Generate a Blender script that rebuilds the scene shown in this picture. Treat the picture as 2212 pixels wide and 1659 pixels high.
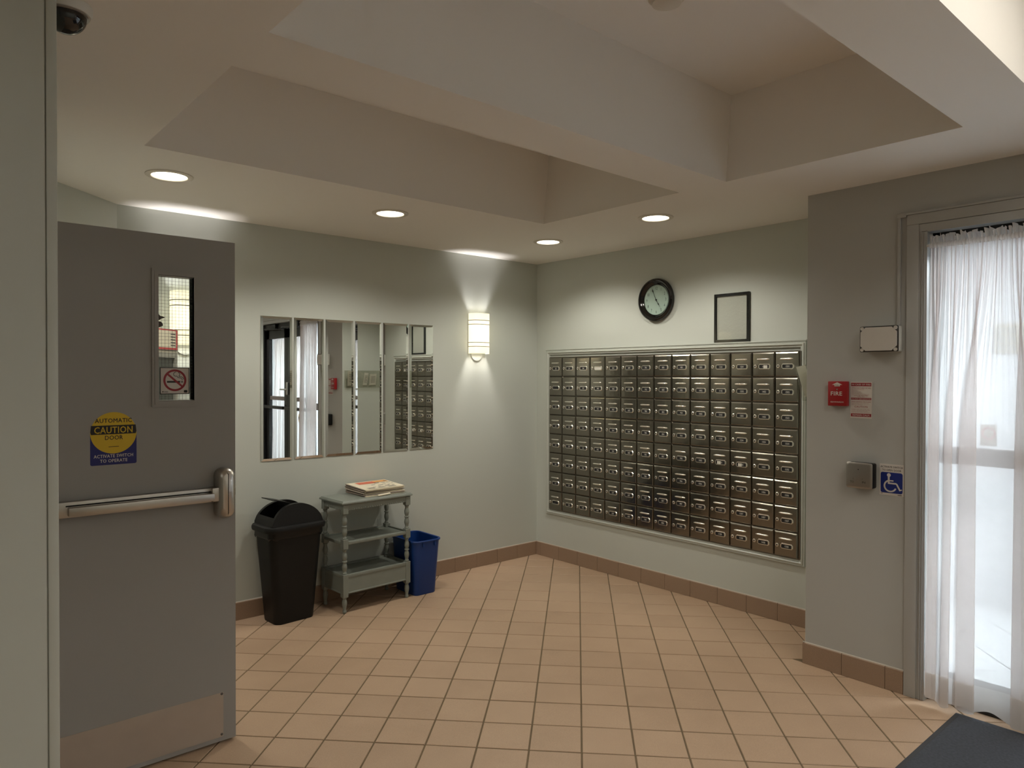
import bpy, bmesh, math, random
from mathutils import Vector, Matrix

random.seed(7)
PI = math.pi
S = bpy.context.scene
COL = S.collection
for o in list(bpy.data.objects):
    bpy.data.objects.remove(o)

# ------------------------------------------------------------------ camera
cd = bpy.data.cameras.new('camera')
cd.sensor_fit = 'HORIZONTAL'
cd.sensor_width = 36.0
cd.lens = 36.0 * 1535.77 / 2212.0
cd.clip_start = 0.05
cd.clip_end = 200
cam = bpy.data.objects.new('camera', cd)
COL.objects.link(cam)
yaw, pitch, roll = math.radians(41.138), math.radians(0.6124), math.radians(0.1197)
fw = Vector((math.sin(yaw) * math.cos(pitch), math.cos(yaw) * math.cos(pitch), -math.sin(pitch)))
rt = Vector((math.cos(yaw), -math.sin(yaw), 0))
up = rt.cross(fw)
r2 = rt * math.cos(roll) + up * math.sin(roll)
u2 = -rt * math.sin(roll) + up * math.cos(roll)
CAM = Vector((-4.1061, -4.3834, 1.5))
cam.matrix_world = Matrix(((r2.x, u2.x, -fw.x, CAM.x), (r2.y, u2.y, -fw.y, CAM.y),
                           (r2.z, u2.z, -fw.z, CAM.z), (0, 0, 0, 1)))
S.camera = cam

# ------------------------------------------------------------------ world, exposure
S.view_settings.view_transform = 'Standard'
S.view_settings.look = 'None'
S.view_settings.exposure = 0.0
S.view_settings.gamma = 1.0
S.view_settings.use_curve_mapping = False
w = bpy.data.worlds.new('overcast_sky')
S.world = w
w.use_nodes = True
wn = w.node_tree
bg = wn.nodes['Background']
bg.inputs['Color'].default_value = (0.80, 0.89, 1.0, 1)
bg.inputs['Strength'].default_value = 8.0
S.cycles.max_bounces = 10
S.cycles.diffuse_bounces = 6
S.cycles.glossy_bounces = 6
S.cycles.transparent_max_bounces = 24
S.cycles.sample_clamp_indirect = 6.0
S.cycles.caustics_reflective = False
S.cycles.caustics_refractive = False

DOWNLIGHT = 9.0             # lens radiance of the recessed lamps
DOWN_SPOT = 50.0            # watts of each recessed lamp
SCONCE_UP = 27.0             # watts of the two bulbs in a sconce
SCONCE_DOWN = 34.0
SCONCE_GLOW = 0.45
SCONCE_CORE = 0.60         # watts of the lamps that light the opal shade from inside
COFFER_LAMP = 11.0
CORRIDOR_FILL = 0.9  # radiance of an added fill panel behind the camera
HALL_FILL = 1.1  # radiance of an added fill panel over the unseen hall
HALL_FILL_SPOT = 68.0            # watts of the added, unseen hall spots that feed floor bounce
VESTIBULE_FILL = 30.0  # radiance of an added unseen panel that stands in for daylight

# ------------------------------------------------------------------ materials
def lin(r, g, b):
    f = lambda c: c / 12.92 if c <= 0.04045 else ((c + 0.055) / 1.055) ** 2.4
    return (f(r / 255), f(g / 255), f(b / 255))

def mat(name, col, rough=0.5, metal=0.0, spec=0.5, bump=0.0, bscale=200.0, mott=0.0, mscale=6.0, emit=None, estr=0.0):
    m = bpy.data.materials.new(name)
    m.use_nodes = True
    nt = m.node_tree
    b = nt.nodes['Principled BSDF']
    b.inputs['Base Color'].default_value = (*col, 1)
    b.inputs['Roughness'].default_value = rough
    b.inputs['Metallic'].default_value = metal
    b.inputs['Specular IOR Level'].default_value = spec
    if emit:
        b.inputs['Emission Color'].default_value = (*emit, 1)
        b.inputs['Emission Strength'].default_value = estr
    tc = nt.nodes.new('ShaderNodeTexCoord')
    if mott:
        n = nt.nodes.new('ShaderNodeTexNoise')
        n.inputs['Scale'].default_value = mscale
        n.inputs['Detail'].default_value = 4
        nt.links.new(tc.outputs['Object'], n.inputs['Vector'])
        mx = nt.nodes.new('ShaderNodeMixRGB')
        mx.blend_type = 'MIX'
        mx.inputs[1].default_value = (*[c * (1 - mott) for c in col], 1)
        mx.inputs[2].default_value = (*[min(1, c * (1 + mott)) for c in col], 1)
        nt.links.new(n.outputs['Fac'], mx.inputs[0])
        nt.links.new(mx.outputs[0], b.inputs['Base Color'])
    if bump:
        n = nt.nodes.new('ShaderNodeTexNoise')
        n.inputs['Scale'].default_value = bscale
        n.inputs['Detail'].default_value = 3
        nt.links.new(tc.outputs['Object'], n.inputs['Vector'])
        bp = nt.nodes.new('ShaderNodeBump')
        bp.inputs['Strength'].default_value = bump
        bp.inputs['Distance'].default_value = 0.002
        nt.links.new(n.outputs['Fac'], bp.inputs['Height'])
        nt.links.new(bp.outputs[0], b.inputs['Normal'])
    return m

def emission(name, col, strength):
    m = bpy.data.materials.new(name)
    m.use_nodes = True
    nt = m.node_tree
    nt.nodes.remove(nt.nodes['Principled BSDF'])
    e = nt.nodes.new('ShaderNodeEmission')
    e.inputs[0].default_value = (*col, 1)
    e.inputs[1].default_value = strength
    nt.links.new(e.outputs[0], nt.nodes['Material Output'].inputs[0])
    return m

def pane_mat(name, tint=(1, 1, 1), gloss=0.08, rough=0.0, graze=0.6):
    m = bpy.data.materials.new(name)
    m.use_nodes = True
    nt = m.node_tree
    nt.nodes.remove(nt.nodes['Principled BSDF'])
    t = nt.nodes.new('ShaderNodeBsdfTransparent')
    t.inputs[0].default_value = (*tint, 1)
    g = nt.nodes.new('ShaderNodeBsdfGlossy')
    g.inputs['Roughness'].default_value = rough
    f = nt.nodes.new('ShaderNodeLayerWeight')
    f.inputs[0].default_value = 0.5
    pw = nt.nodes.new('ShaderNodeMath')
    pw.operation = 'POWER'
    pw.inputs[1].default_value = 4.0
    nt.links.new(f.outputs['Facing'], pw.inputs[0])
    mu = nt.nodes.new('ShaderNodeMath')
    mu.operation = 'MULTIPLY_ADD'
    mu.inputs[1].default_value = graze
    mu.inputs[2].default_value = gloss * 0.3
    mu.use_clamp = True
    nt.links.new(pw.outputs[0], mu.inputs[0])
    mx = nt.nodes.new('ShaderNodeMixShader')
    nt.links.new(mu.outputs[0], mx.inputs[0])
    nt.links.new(t.outputs[0], mx.inputs[1])
    nt.links.new(g.outputs[0], mx.inputs[2])
    nt.links.new(mx.outputs[0], nt.nodes['Material Output'].inputs[0])
    return m

def sheer_mat(name, col, transp, transl):
    m = bpy.data.materials.new(name)
    m.use_nodes = True
    nt = m.node_tree
    nt.nodes.remove(nt.nodes['Principled BSDF'])
    d = nt.nodes.new('ShaderNodeBsdfDiffuse')
    d.inputs[0].default_value = (*col, 1)
    tl = nt.nodes.new('ShaderNodeBsdfTranslucent')
    tl.inputs[0].default_value = (*col, 1)
    tr = nt.nodes.new('ShaderNodeBsdfTransparent')
    m1 = nt.nodes.new('ShaderNodeMixShader')
    m1.inputs[0].default_value = transl
    nt.links.new(d.outputs[0], m1.inputs[1])
    nt.links.new(tl.outputs[0], m1.inputs[2])
    m2 = nt.nodes.new('ShaderNodeMixShader')
    # threads: fine weave modulates how much shows through
    tc = nt.nodes.new('ShaderNodeTexCoord')
    n = nt.nodes.new('ShaderNodeTexNoise')
    n.inputs['Scale'].default_value = 14
    nt.links.new(tc.outputs['Object'], n.inputs['Vector'])
    mr = nt.nodes.new('ShaderNodeMapRange')
    mr.inputs[3].default_value = transp - 0.04
    mr.inputs[4].default_value = transp + 0.04
    nt.links.new(n.outputs['Fac'], mr.inputs[0])
    nt.links.new(mr.outputs[0], m2.inputs[0])
    nt.links.new(m1.outputs[0], m2.inputs[1])
    nt.links.new(tr.outputs[0], m2.inputs[2])
    nt.links.new(m2.outputs[0], nt.nodes['Material Output'].inputs[0])
    return m

def tile_mat(name, c1, c2, rough, scale=5.0):
    m = bpy.data.materials.new(name)
    m.use_nodes = True
    nt = m.node_tree
    b = nt.nodes['Principled BSDF']
    b.inputs['Roughness'].default_value = rough
    b.inputs['Specular IOR Level'].default_value = 0.35
    oi = nt.nodes.new('ShaderNodeObjectInfo')
    tc = nt.nodes.new('ShaderNodeTexCoord')
    mu = nt.nodes.new('ShaderNodeMath')
    mu.operation = 'MULTIPLY'
    mu.inputs[1].default_value = 57.0
    nt.links.new(oi.outputs['Random'], mu.inputs[0])
    ad = nt.nodes.new('ShaderNodeVectorMath')
    ad.operation = 'ADD'
    nt.links.new(tc.outputs['Object'], ad.inputs[0])
    nt.links.new(mu.outputs[0], ad.inputs[1])
    n = nt.nodes.new('ShaderNodeTexNoise')
    n.inputs['Scale'].default_value = scale
    n.inputs['Detail'].default_value = 2
    nt.links.new(ad.outputs[0], n.inputs['Vector'])
    n2 = nt.nodes.new('ShaderNodeTexNoise')
    n2.inputs['Scale'].default_value = 420
    n2.inputs['Detail'].default_value = 2
    nt.links.new(ad.outputs[0], n2.inputs['Vector'])
    a1 = nt.nodes.new('ShaderNodeMath')
    a1.operation = 'MULTIPLY_ADD'
    a1.inputs[1].default_value = 0.35
    nt.links.new(oi.outputs['Random'], a1.inputs[0])
    a0 = nt.nodes.new('ShaderNodeMath')
    a0.operation = 'MULTIPLY'
    a0.inputs[1].default_value = 0.65
    nt.links.new(n.outputs['Fac'], a0.inputs[0])
    nt.links.new(a0.outputs[0], a1.inputs[2])
    mx = nt.nodes.new('ShaderNodeMixRGB')
    mx.inputs[1].default_value = (*c1, 1)
    mx.inputs[2].default_value = (*c2, 1)
    nt.links.new(a1.outputs[0], mx.inputs[0])
    m3 = nt.nodes.new('ShaderNodeMixRGB')
    m3.blend_type = 'MULTIPLY'
    m3.inputs[0].default_value = 0.35
    nt.links.new(mx.outputs[0], m3.inputs[1])
    rp = nt.nodes.new('ShaderNodeMapRange')
    rp.inputs[1].default_value = 0.3
    rp.inputs[2].default_value = 0.7
    rp.inputs[3].default_value = 0.65
    rp.inputs[4].default_value = 1.25
    nt.links.new(n2.outputs['Fac'], rp.inputs[0])
    nt.links.new(rp.outputs[0], m3.inputs[2])
    nt.links.new(m3.outputs[0], b.inputs['Base Color'])
    bp = nt.nodes.new('ShaderNodeBump')
    bp.inputs['Strength'].default_value = 0.15
    bp.inputs['Distance'].default_value = 0.001
    nt.links.new(n2.outputs['Fac'], bp.inputs['Height'])
    nt.links.new(bp.outputs[0], b.inputs['Normal'])
    return m

def brushed(name, col, rough, wave=0.25):
    m = bpy.data.materials.new(name)
    m.use_nodes = True
    nt = m.node_tree
    b = nt.nodes['Principled BSDF']
    b.inputs['Base Color'].default_value = (*col, 1)
    b.inputs['Metallic'].default_value = 1.0
    b.inputs['Roughness'].default_value = rough
    tc = nt.nodes.new('ShaderNodeTexCoord')
    oi = nt.nodes.new('ShaderNodeObjectInfo')
    ad = nt.nodes.new('ShaderNodeVectorMath')
    ad.operation = 'ADD'
    mu = nt.nodes.new('ShaderNodeMath')
    mu.operation = 'MULTIPLY'
    mu.inputs[1].default_value = 31.0
    nt.links.new(oi.outputs['Random'], mu.inputs[0])
    nt.links.new(tc.outputs['Object'], ad.inputs[0])
    nt.links.new(mu.outputs[0], ad.inputs[1])
    n = nt.nodes.new('ShaderNodeTexNoise')
    n.inputs['Scale'].default_value = 9.0
    nt.links.new(ad.outputs[0], n.inputs['Vector'])
    bp = nt.nodes.new('ShaderNodeBump')
    bp.inputs['Strength'].default_value = wave
    bp.inputs['Distance'].default_value = 0.006
    nt.links.new(n.outputs['Fac'], bp.inputs['Height'])
    nt.links.new(bp.outputs[0], b.inputs['Normal'])
    return m

M = {}
M['wall'] = mat('wall_paint', (0.510, 0.535, 0.497), 0.55, spec=0.35, bump=0.12, bscale=260, mott=0.015, mscale=3)
M['wall_entry'] = mat('entry_wall_paint', (0.425, 0.425, 0.408), 0.55, spec=0.3, bump=0.12, bscale=260, mott=0.015, mscale=3)
M['ceiling'] = mat('ceiling_paint', (0.83, 0.805, 0.77), 0.75, spec=0.2, bump=0.1, bscale=200)
M['trim'] = mat('trim_paint', (0.49, 0.51, 0.47), 0.35, spec=0.5, bump=0.05, bscale=90)
M['frame_grey'] = mat('frame_paint', (0.40, 0.40, 0.388), 0.38, spec=0.5, bump=0.05, bscale=70)
M['door'] = mat('door_paint', (0.300, 0.292, 0.280), 0.42, spec=0.4, bump=0.1, bscale=140, mott=0.03, mscale=2.5)
M['tile'] = tile_mat('terracotta_tile', (0.39, 0.267, 0.180), (0.515, 0.363, 0.250), 0.42)
M['base_tile'] = tile_mat('baseboard_tile', (0.285, 0.195, 0.135), (0.33, 0.228, 0.16), 0.5)
M['pale_tile'] = tile_mat('pale_tile', (0.62, 0.62, 0.62), (0.70, 0.70, 0.71), 0.35)
M['grout'] = mat('grout', (0.17, 0.128, 0.082), 0.9, spec=0.1, mott=0.25, mscale=9)
M['pale_grout'] = mat('pale_grout', (0.42, 0.42, 0.44), 0.9)
M['steel'] = brushed('stainless_door', (0.245, 0.228, 0.195), 0.21, 0.4)
M['steel_dark'] = brushed('stainless_body', (0.20, 0.18, 0.15), 0.4)
M['chrome'] = mat('polished_metal', (0.85, 0.82, 0.75), 0.27, 1.0)
M['satin'] = mat('satin_aluminium', (0.52, 0.49, 0.45), 0.33, 1.0)
M['kick'] = mat('kick_plate_metal', (0.44, 0.375, 0.32), 0.45, 0.35, mott=0.10, mscale=9)
M['black'] = mat('black_plastic', (0.008, 0.008, 0.008), 0.45, spec=0.28)
M['blackmatte'] = mat('black_matte', (0.008, 0.008, 0.008), 0.7, spec=0.2)
M['bag'] = mat('black_film', (0.005, 0.005, 0.005), 0.32, spec=0.35)
M['gloss_black'] = mat('black_lacquer', (0.004, 0.004, 0.004), 0.12, spec=0.6)
M['black_alu'] = mat('black_aluminium', (0.010, 0.010, 0.011), 0.35, spec=0.5)
M['grey_rail'] = mat('grey_rail', (0.19, 0.165, 0.16), 0.4)
M['blue'] = mat('blue_plastic', (0.006, 0.042, 0.21), 0.38, spec=0.4)
M['table'] = mat('table_paint', (0.215, 0.235, 0.210), 0.38, spec=0.4, mott=0.14, mscale=7)
M['white'] = mat('white_plastic', (0.62, 0.61, 0.57), 0.4)
M['offwhite'] = mat('offwhite_plate', (0.56, 0.53, 0.49), 0.5, mott=0.05, mscale=14)
M['paper'] = mat('newsprint', (0.80, 0.73, 0.58), 0.8, spec=0.1, mott=0.06, mscale=20)
M['paper_dark'] = mat('newsprint_grey', (0.36, 0.30, 0.26), 0.8, spec=0.1, mott=0.3, mscale=30)
M['card'] = mat('white_card', (0.68, 0.66, 0.60), 0.6)
M['print_red'] = mat('red_print', (0.66, 0.17, 0.10), 0.7)
M['print_orange'] = mat('orange_print', (0.72, 0.36, 0.12), 0.7)
M['ink'] = mat('black_ink', (0.012, 0.012, 0.014), 0.6)
M['ink_grey'] = mat('grey_ink', (0.10, 0.09, 0.085), 0.7)
M['red'] = mat('alarm_red', (0.30, 0.008, 0.012), 0.35)
M['sign_red'] = mat('sign_red', (0.26, 0.012, 0.022), 0.5)
M['lite_red'] = mat('border_red', (0.62, 0.06, 0.07), 0.5)
M['sign_white'] = mat('sign_white', (0.58, 0.54, 0.50), 0.5)
M['sign_blue'] = mat('sign_blue', (0.004, 0.018, 0.17), 0.45)
M['sign_navy'] = mat('sign_navy', (0.006, 0.010, 0.13), 0.45)
M['sign_yellow'] = mat('sign_yellow', (0.60, 0.40, 0.012), 0.45)
M['mirror'] = mat('mirror_silver', (0.86, 0.88, 0.85), 0.0, 1.0)
M['mirror_edge'] = mat('mirror_edge_glass', (0.30, 0.33, 0.30), 0.2)
M['glass'] = pane_mat('clear_glass', (0.93, 0.95, 0.94), 0.1)
M['acrylic'] = pane_mat('clear_acrylic', (0.96, 0.96, 0.94), 0.15, 0.0, 0.28)
M['clock_face'] = mat('clock_face', (0.50, 0.62, 0.56), 0.5)
M['frame_paper'] = mat('wavy_backing_sheet', (0.56, 0.53, 0.49), 0.25, spec=0.6, bump=0.9, bscale=70)
M['mat'] = mat('charcoal_carpet', (0.068, 0.073, 0.085), 0.95, spec=0.05, bump=0.8, bscale=240, mott=0.35, mscale=90)
M['mat_edge'] = mat('rubber_edge', (0.035, 0.036, 0.04), 0.6)
M['sheer'] = sheer_mat('sheer_voile', (0.86, 0.81, 0.80), 0.40, 0.55)
M['sheer_hem'] = sheer_mat('sheer_voile_hem', (0.82, 0.79, 0.77), 0.30, 0.45)
M['lens'] = emission('downlight_lens', (1.0, 0.90, 0.68), DOWNLIGHT)
M['coffer_lens'] = emission('coffer_lens', (1.0, 0.94, 0.82), COFFER_LAMP)
M['corridor_fill'] = emission('corridor_fill', (1.0, 0.93, 0.80), CORRIDOR_FILL)
M['hall_fill'] = emission('hall_fill', (1.0, 0.96, 0.90), HALL_FILL)
M['vest_fill'] = emission('vestibule_fill', (0.88, 0.93, 1.0), VESTIBULE_FILL)
M['trim_ring'] = mat('downlight_trim', (0.66, 0.62, 0.55), 0.4)
M['dome_black'] = mat('smoked_dome', (0.004, 0.004, 0.005), 0.06, spec=0.7)
M['screen'] = mat('dark_display', (0.075, 0.08, 0.07), 0.35, mott=0.25, mscale=60)
M['bezel'] = mat('grey_bezel', (0.36, 0.35, 0.31), 0.4)
M['digit'] = mat('white_digit', (0.80, 0.78, 0.72), 0.5)
M['thin_paper'] = sheer_mat('thin_paper', (0.80, 0.78, 0.72), 0.06, 0.55)
M['gasket'] = mat('gasket_rubber', (0.045, 0.042, 0.038), 0.6)
M['beige'] = mat('beige_panel', (0.50, 0.45, 0.36), 0.5)
M['band'] = mat('band_metal', (0.16, 0.15, 0.13), 0.5, 0.3)
M['plate'] = mat('brushed_plate', (0.33, 0.31, 0.285), 0.36, 0.9)
M['bronze'] = mat('latch_bronze', (0.16, 0.115, 0.07), 0.4, 0.8)
M['caulk'] = mat('caulk_line', (0.40, 0.36, 0.30), 0.6)
M['vest_wall'] = mat('vestibule_wall_paint', (0.66, 0.66, 0.67), 0.6)

def shade_mat():
    m = bpy.data.materials.new('sconce_opal')
    m.use_nodes = True
    nt = m.node_tree
    nt.nodes.remove(nt.nodes['Principled BSDF'])
    t = nt.nodes.new('ShaderNodeBsdfTranslucent')
    t.inputs[0].default_value = (0.62, 0.58, 0.45, 1)
    d = nt.nodes.new('ShaderNodeBsdfDiffuse')
    d.inputs[0].default_value = (0.75, 0.72, 0.62, 1)
    mx = nt.nodes.new('ShaderNodeMixShader')
    mx.inputs[0].default_value = 0.55
    nt.links.new(d.outputs[0], mx.inputs[1])
    nt.links.new(t.outputs[0], mx.inputs[2])
    e = nt.nodes.new('ShaderNodeEmission')
    e.inputs[0].default_value = (1.0, 0.94, 0.76, 1)
    e.inputs[1].default_value = SCONCE_GLOW
    a = nt.nodes.new('ShaderNodeAddShader')
    nt.links.new(mx.outputs[0], a.inputs[0])
    nt.links.new(e.outputs[0], a.inputs[1])
    nt.links.new(a.outputs[0], nt.nodes['Material Output'].inputs[0])
    return m
M['opal'] = shade_mat()

# ------------------------------------------------------------------ glyphs (built in font, cached while the scene is empty)
CHARS = 'ABCDEFGHIJKLMNOPQRSTUVWXYZabcdefghijklmnopqrstuvwxyz0123456789.,-:'
GLY = {}
def cache_glyphs():
    def body(s, off):
        c = bpy.data.curves.new('g', 'FONT')
        c.body = s
        c.size = 1.0
        c.offset = off
        c.resolution_u = 2
        o = bpy.data.objects.new('g', c)
        COL.objects.link(o)
        return o
    for bold, off in ((False, 0.0), (True, 0.0)):
        os_, ws = {}, {}
        for ch in CHARS:
            os_[ch] = body(ch, off)
            ws[ch] = body('H' + ch + 'H', 0.0)
        ref = body('HH', 0.0)
        dg = bpy.context.evaluated_depsgraph_get()
        dg.update()
        def span(o):
            me = bpy.data.meshes.new_from_object(o.evaluated_get(dg))
            xs = [v.co.x for v in me.vertices]
            r = (min(xs), max(xs))
            return me, r
        _, rr = span(ref)
        for ch in CHARS:
            me, _ = span(os_[ch])
            _, rw = span(ws[ch])
            adv = (rw[1] - rw[0]) - (rr[1] - rr[0])
            GLY[(ch, bold)] = ([(v.co.x, v.co.y) for v in me.vertices], [tuple(p.vertices) for p in me.polygons], adv)
        for o in list(os_.values()) + list(ws.values()) + [ref]:
            bpy.data.objects.remove(o)
    for me in list(bpy.data.meshes):
        bpy.data.meshes.remove(me)
    for c in list(bpy.data.curves):
        bpy.data.curves.remove(c)
cache_glyphs()

# ------------------------------------------------------------------ mesh builder
class MB:
    def __init__(self):
        self.bm = bmesh.new()
    def faces(self, vs, fs):
        v = [self.bm.verts.new(p) for p in vs]
        out = []
        for f in fs:
            try:
                out.append(self.bm.faces.new([v[i] for i in f]))
            except ValueError:
                pass
        return v, out
    def box(self, x0, x1, y0, y1, z0, z1, bevel=0.0, seg=2):
        x0, x1 = sorted((x0, x1)); y0, y1 = sorted((y0, y1)); z0, z1 = sorted((z0, z1))
        vs = [(x0, y0, z0), (x1, y0, z0), (x1, y1, z0), (x0, y1, z0), (x0, y0, z1), (x1, y0, z1), (x1, y1, z1), (x0, y1, z1)]
        fs = [(0, 3, 2, 1), (4, 5, 6, 7), (0, 1, 5, 4), (1, 2, 6, 5), (2, 3, 7, 6), (3, 0, 4, 7)]
        v, f = self.faces(vs, fs)
        if bevel:
            es = {e for q in f for e in q.edges}
            bmesh.ops.bevel(self.bm, geom=list(es), offset=bevel, segments=seg, affect='EDGES', profile=0.5)
        return self
    def prism(self, poly, y0, y1, axis='y'):
        """poly in (x,z), extruded along y (front at y0 < y1); axis 'z': poly in (x,y) extruded z0..z1"""
        n = len(poly)
        a = sum(poly[i][0] * poly[(i + 1) % n][1] - poly[(i + 1) % n][0] * poly[i][1] for i in range(n))
        if a < 0:
            poly = poly[::-1]
        if axis == 'y':
            vs = [(p[0], y0, p[1]) for p in poly] + [(p[0], y1, p[1]) for p in poly]
            fs = [tuple(range(n)), tuple(range(2 * n - 1, n - 1, -1))]
            fs += [(i, i + n, (i + 1) % n + n, (i + 1) % n) for i in range(n)]
        else:
            vs = [(p[0], p[1], y0) for p in poly] + [(p[0], p[1], y1) for p in poly]
            fs = [tuple(range(n - 1, -1, -1)), tuple(range(n, 2 * n))]
            fs += [(i, (i + 1) % n, (i + 1) % n + n, i + n) for i in range(n)]
        self.faces(vs, fs)
        return self
    def lathe(self, prof, c=(0, 0, 0), axis='z', seg=24, a0=0.0, a1=2 * PI):
        """prof: list of (radius, height); axis 'y' makes height run towards -y (out of a wall)"""
        full = abs(a1 - a0 - 2 * PI) < 1e-6
        k = seg if full else seg + 1
        vs, fs = [], []
        for (r, h) in prof:
            for i in range(k):
                a = a0 + (a1 - a0) * i / seg
                x, y = r * math.cos(a), r * math.sin(a)
                if axis == 'z':
                    vs.append((c[0] + x, c[1] + y, c[2] + h))
                elif axis == 'y':
                    vs.append((c[0] + x, c[1] - h, c[2] + y))
                else:
                    vs.append((c[0] + h, c[1] + x, c[2] + y))
        for j in range(len(prof) - 1):
            for i in range(seg):
                i2 = (i + 1) % k
                fs.append((j * k + i, j * k + i2, (j + 1) * k + i2, (j + 1) * k + i))
        v, f = self.faces(vs, fs)
        if full:
            for j in (0, len(prof) - 1):
                if prof[j][0] > 1e-5:
                    try:
                        self.bm.faces.new([v[j * k + i] for i in (range(k) if j else range(k - 1, -1, -1))])
                    except ValueError:
                        pass
        return self
    def tube(self, pts, r, seg=8, r_end=None):
        pts = [Vector(p) for p in pts]
        n = len(pts)
        rings = []
        ref = Vector((0, 0, 1))
        for i, p in enumerate(pts):
            t = (pts[min(i + 1, n - 1)] - pts[max(i - 1, 0)]).normalized()
            u = t.cross(ref)
            if u.length < 1e-4:
                u = t.cross(Vector((1, 0, 0)))
            u.normalize()
            v = t.cross(u)
            rr = r if r_end is None else r + (r_end - r) * i / (n - 1)
            rings.append([self.bm.verts.new(p + (u * math.cos(2 * PI * k / seg) + v * math.sin(2 * PI * k / seg)) * rr) for k in range(seg)])
        for a, b in zip(rings, rings[1:]):
            for k in range(seg):
                self.bm.faces.new((a[k], a[(k + 1) % seg], b[(k + 1) % seg], b[k]))
        self.bm.faces.new(rings[0][::-1])
        self.bm.faces.new(rings[-1])
        return self
    def loft(self, rings, cap0=True, cap1=True, closed=True):
        vs = [[self.bm.verts.new(p) for p in r] for r in rings]
        n = len(vs[0])
        for a, b in zip(vs, vs[1:]):
            for k in range(n if closed else n - 1):
                self.bm.faces.new((a[k], a[(k + 1) % n], b[(k + 1) % n], b[k]))
        if cap0:
            self.bm.faces.new(vs[0][::-1])
        if cap1:
            self.bm.faces.new(vs[-1])
        return self
    def disc(self, x, z, y, r, seg=32):
        self.lay = getattr(self, 'lay', 0) + 1
        y -= 2e-5 * self.lay
        self.faces([(x + r * math.cos(2 * PI * i / seg), y, z + r * math.sin(2 * PI * i / seg)) for i in range(seg)], [tuple(range(seg))])
        return self
    def flat(self, poly, y):
        n = len(poly)
        self.lay = getattr(self, 'lay', 0) + 1
        y -= 2e-5 * self.lay
        a = sum(poly[i][0] * poly[(i + 1) % n][1] - poly[(i + 1) % n][0] * poly[i][1] for i in range(n))
        if a < 0:
            poly = poly[::-1]
        self.faces([(p[0], y, p[1]) for p in poly], [tuple(range(n))])
        return self
    def ring(self, x, z, y, r0, r1, seg=40, a0=0.0, a1=2 * PI):
        self.lay = getattr(self, 'lay', 0) + 1
        y -= 2e-5 * self.lay
        vs, fs = [], []
        for i in range(seg + 1):
            a = a0 + (a1 - a0) * i / seg
            for r in (r0, r1):
                vs.append((x + r * math.cos(a), y, z + r * math.sin(a)))
        for i in range(seg):
            fs.append((2 * i, 2 * i + 1, 2 * i + 3, 2 * i + 2))
        self.faces(vs, fs)
        return self
    def stroke(self, pts, wd, y):
        for (a, b) in zip(pts, pts[1:]):
            d = Vector((b[0] - a[0], b[1] - a[1]))
            d.normalize()
            nx, nz = -d.y * wd / 2, d.x * wd / 2
            self.flat([(a[0] + nx, a[1] + nz), (a[0] - nx, a[1] - nz), (b[0] - nx, b[1] - nz), (b[0] + nx, b[1] + nz)], y)
        return self
    def text(self, s, size, x, z, y, align='C', sx=1.0, bold=False, track=0.0, fit=None):
        sz = size / 0.72            # size = cap height
        adv = lambda ch: 0.3 if ch == ' ' else GLY[(ch, bold)][2] + track + (0.03 if bold else 0.0)
        wtot = sum(adv(c) for c in s) * sz * sx
        if fit:
            sx *= fit / wtot
            wtot = fit
        cx = x - wtot / 2 if align == 'C' else (x - wtot if align == 'R' else x)
        for ch in s:
            if ch != ' ':
                vs, fs, _ = GLY[(ch, bold)]
                for q, (ox, oz) in enumerate(((0, 0), (0.030, 0.0), (0.015, 0.012), (0.015, -0.012)) if bold else ((0, 0),)):
                    self.faces([(cx + (p[0] + ox) * sz * sx, y - q * 1.5e-5, z + (p[1] + oz) * sz) for p in vs], fs)
            cx += adv(ch) * sz * sx
        return self
    def mesh(self, name, m, smooth=0.6):
        bmesh.ops.recalc_face_normals(self.bm, faces=self.bm.faces[:]) if smooth is not False else None
        me = bpy.data.meshes.new(name)
        self.bm.to_mesh(me)
        self.bm.free()
        me.materials.append(m)
        if smooth:
            me.polygons.foreach_set('use_smooth', [True] * len(me.polygons))
            me.set_sharp_from_angle(angle=smooth)
        return me
    def build(self, name, m, parent=None, smooth=0.6, loc=None, label=None):
        me = self.mesh(name, m, smooth)
        return obj(name, me, parent, loc, label)

def obj(name, me, parent=None, loc=None, label=None):
    o = bpy.data.objects.new(name, me)
    COL.objects.link(o)
    if parent is not None:
        o.parent = parent
    if loc is not None:
        o.location = loc
    if label:
        o['label'] = label
    return o

def thing(name, label, cat, loc=(0, 0, 0), rz=0.0, group=None):
    o = bpy.data.objects.new(name, None)
    o.empty_display_size = 0.05
    COL.objects.link(o)
    o.location = loc
    o.rotation_euler = (0, 0, rz)
    o['label'] = label
    o['category'] = cat
    if group:
        o['group'] = group
    return o

def tag(o, label, cat, group=None):
    o['label'] = label
    o['category'] = cat
    if group:
        o['group'] = group
    return o

def struct(o, label=None):
    o['kind'] = 'structure'
    if label:
        o['label'] = label
    return o

def stuff(o):
    o['kind'] = 'stuff'
    return o

def copy_tree(src, parent=None):
    c = src.copy()
    COL.objects.link(c)
    c.parent = parent
    for ch in list(src.children):
        copy_tree(ch, c)
    return c

def sempty(name, loc=(0, 0, 0), rz=0.0):
    o = bpy.data.objects.new(name, None)
    o.empty_display_size = 0.05
    COL.objects.link(o)
    o.location = loc
    o.rotation_euler = (0, 0, rz)
    o['kind'] = 'structure'
    return o

def rrect(x0, x1, z0, z1, r, seg=4):
    out = []
    for (cx, cz, a) in ((x1 - r, z0 + r, -PI / 2), (x1 - r, z1 - r, 0), (x0 + r, z1 - r, PI / 2), (x0 + r, z0 + r, PI)):
        for i in range(seg + 1):
            t = a + PI / 2 * i / seg
            out.append((cx + r * math.cos(t), cz + r * math.sin(t)))
    return out

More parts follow.
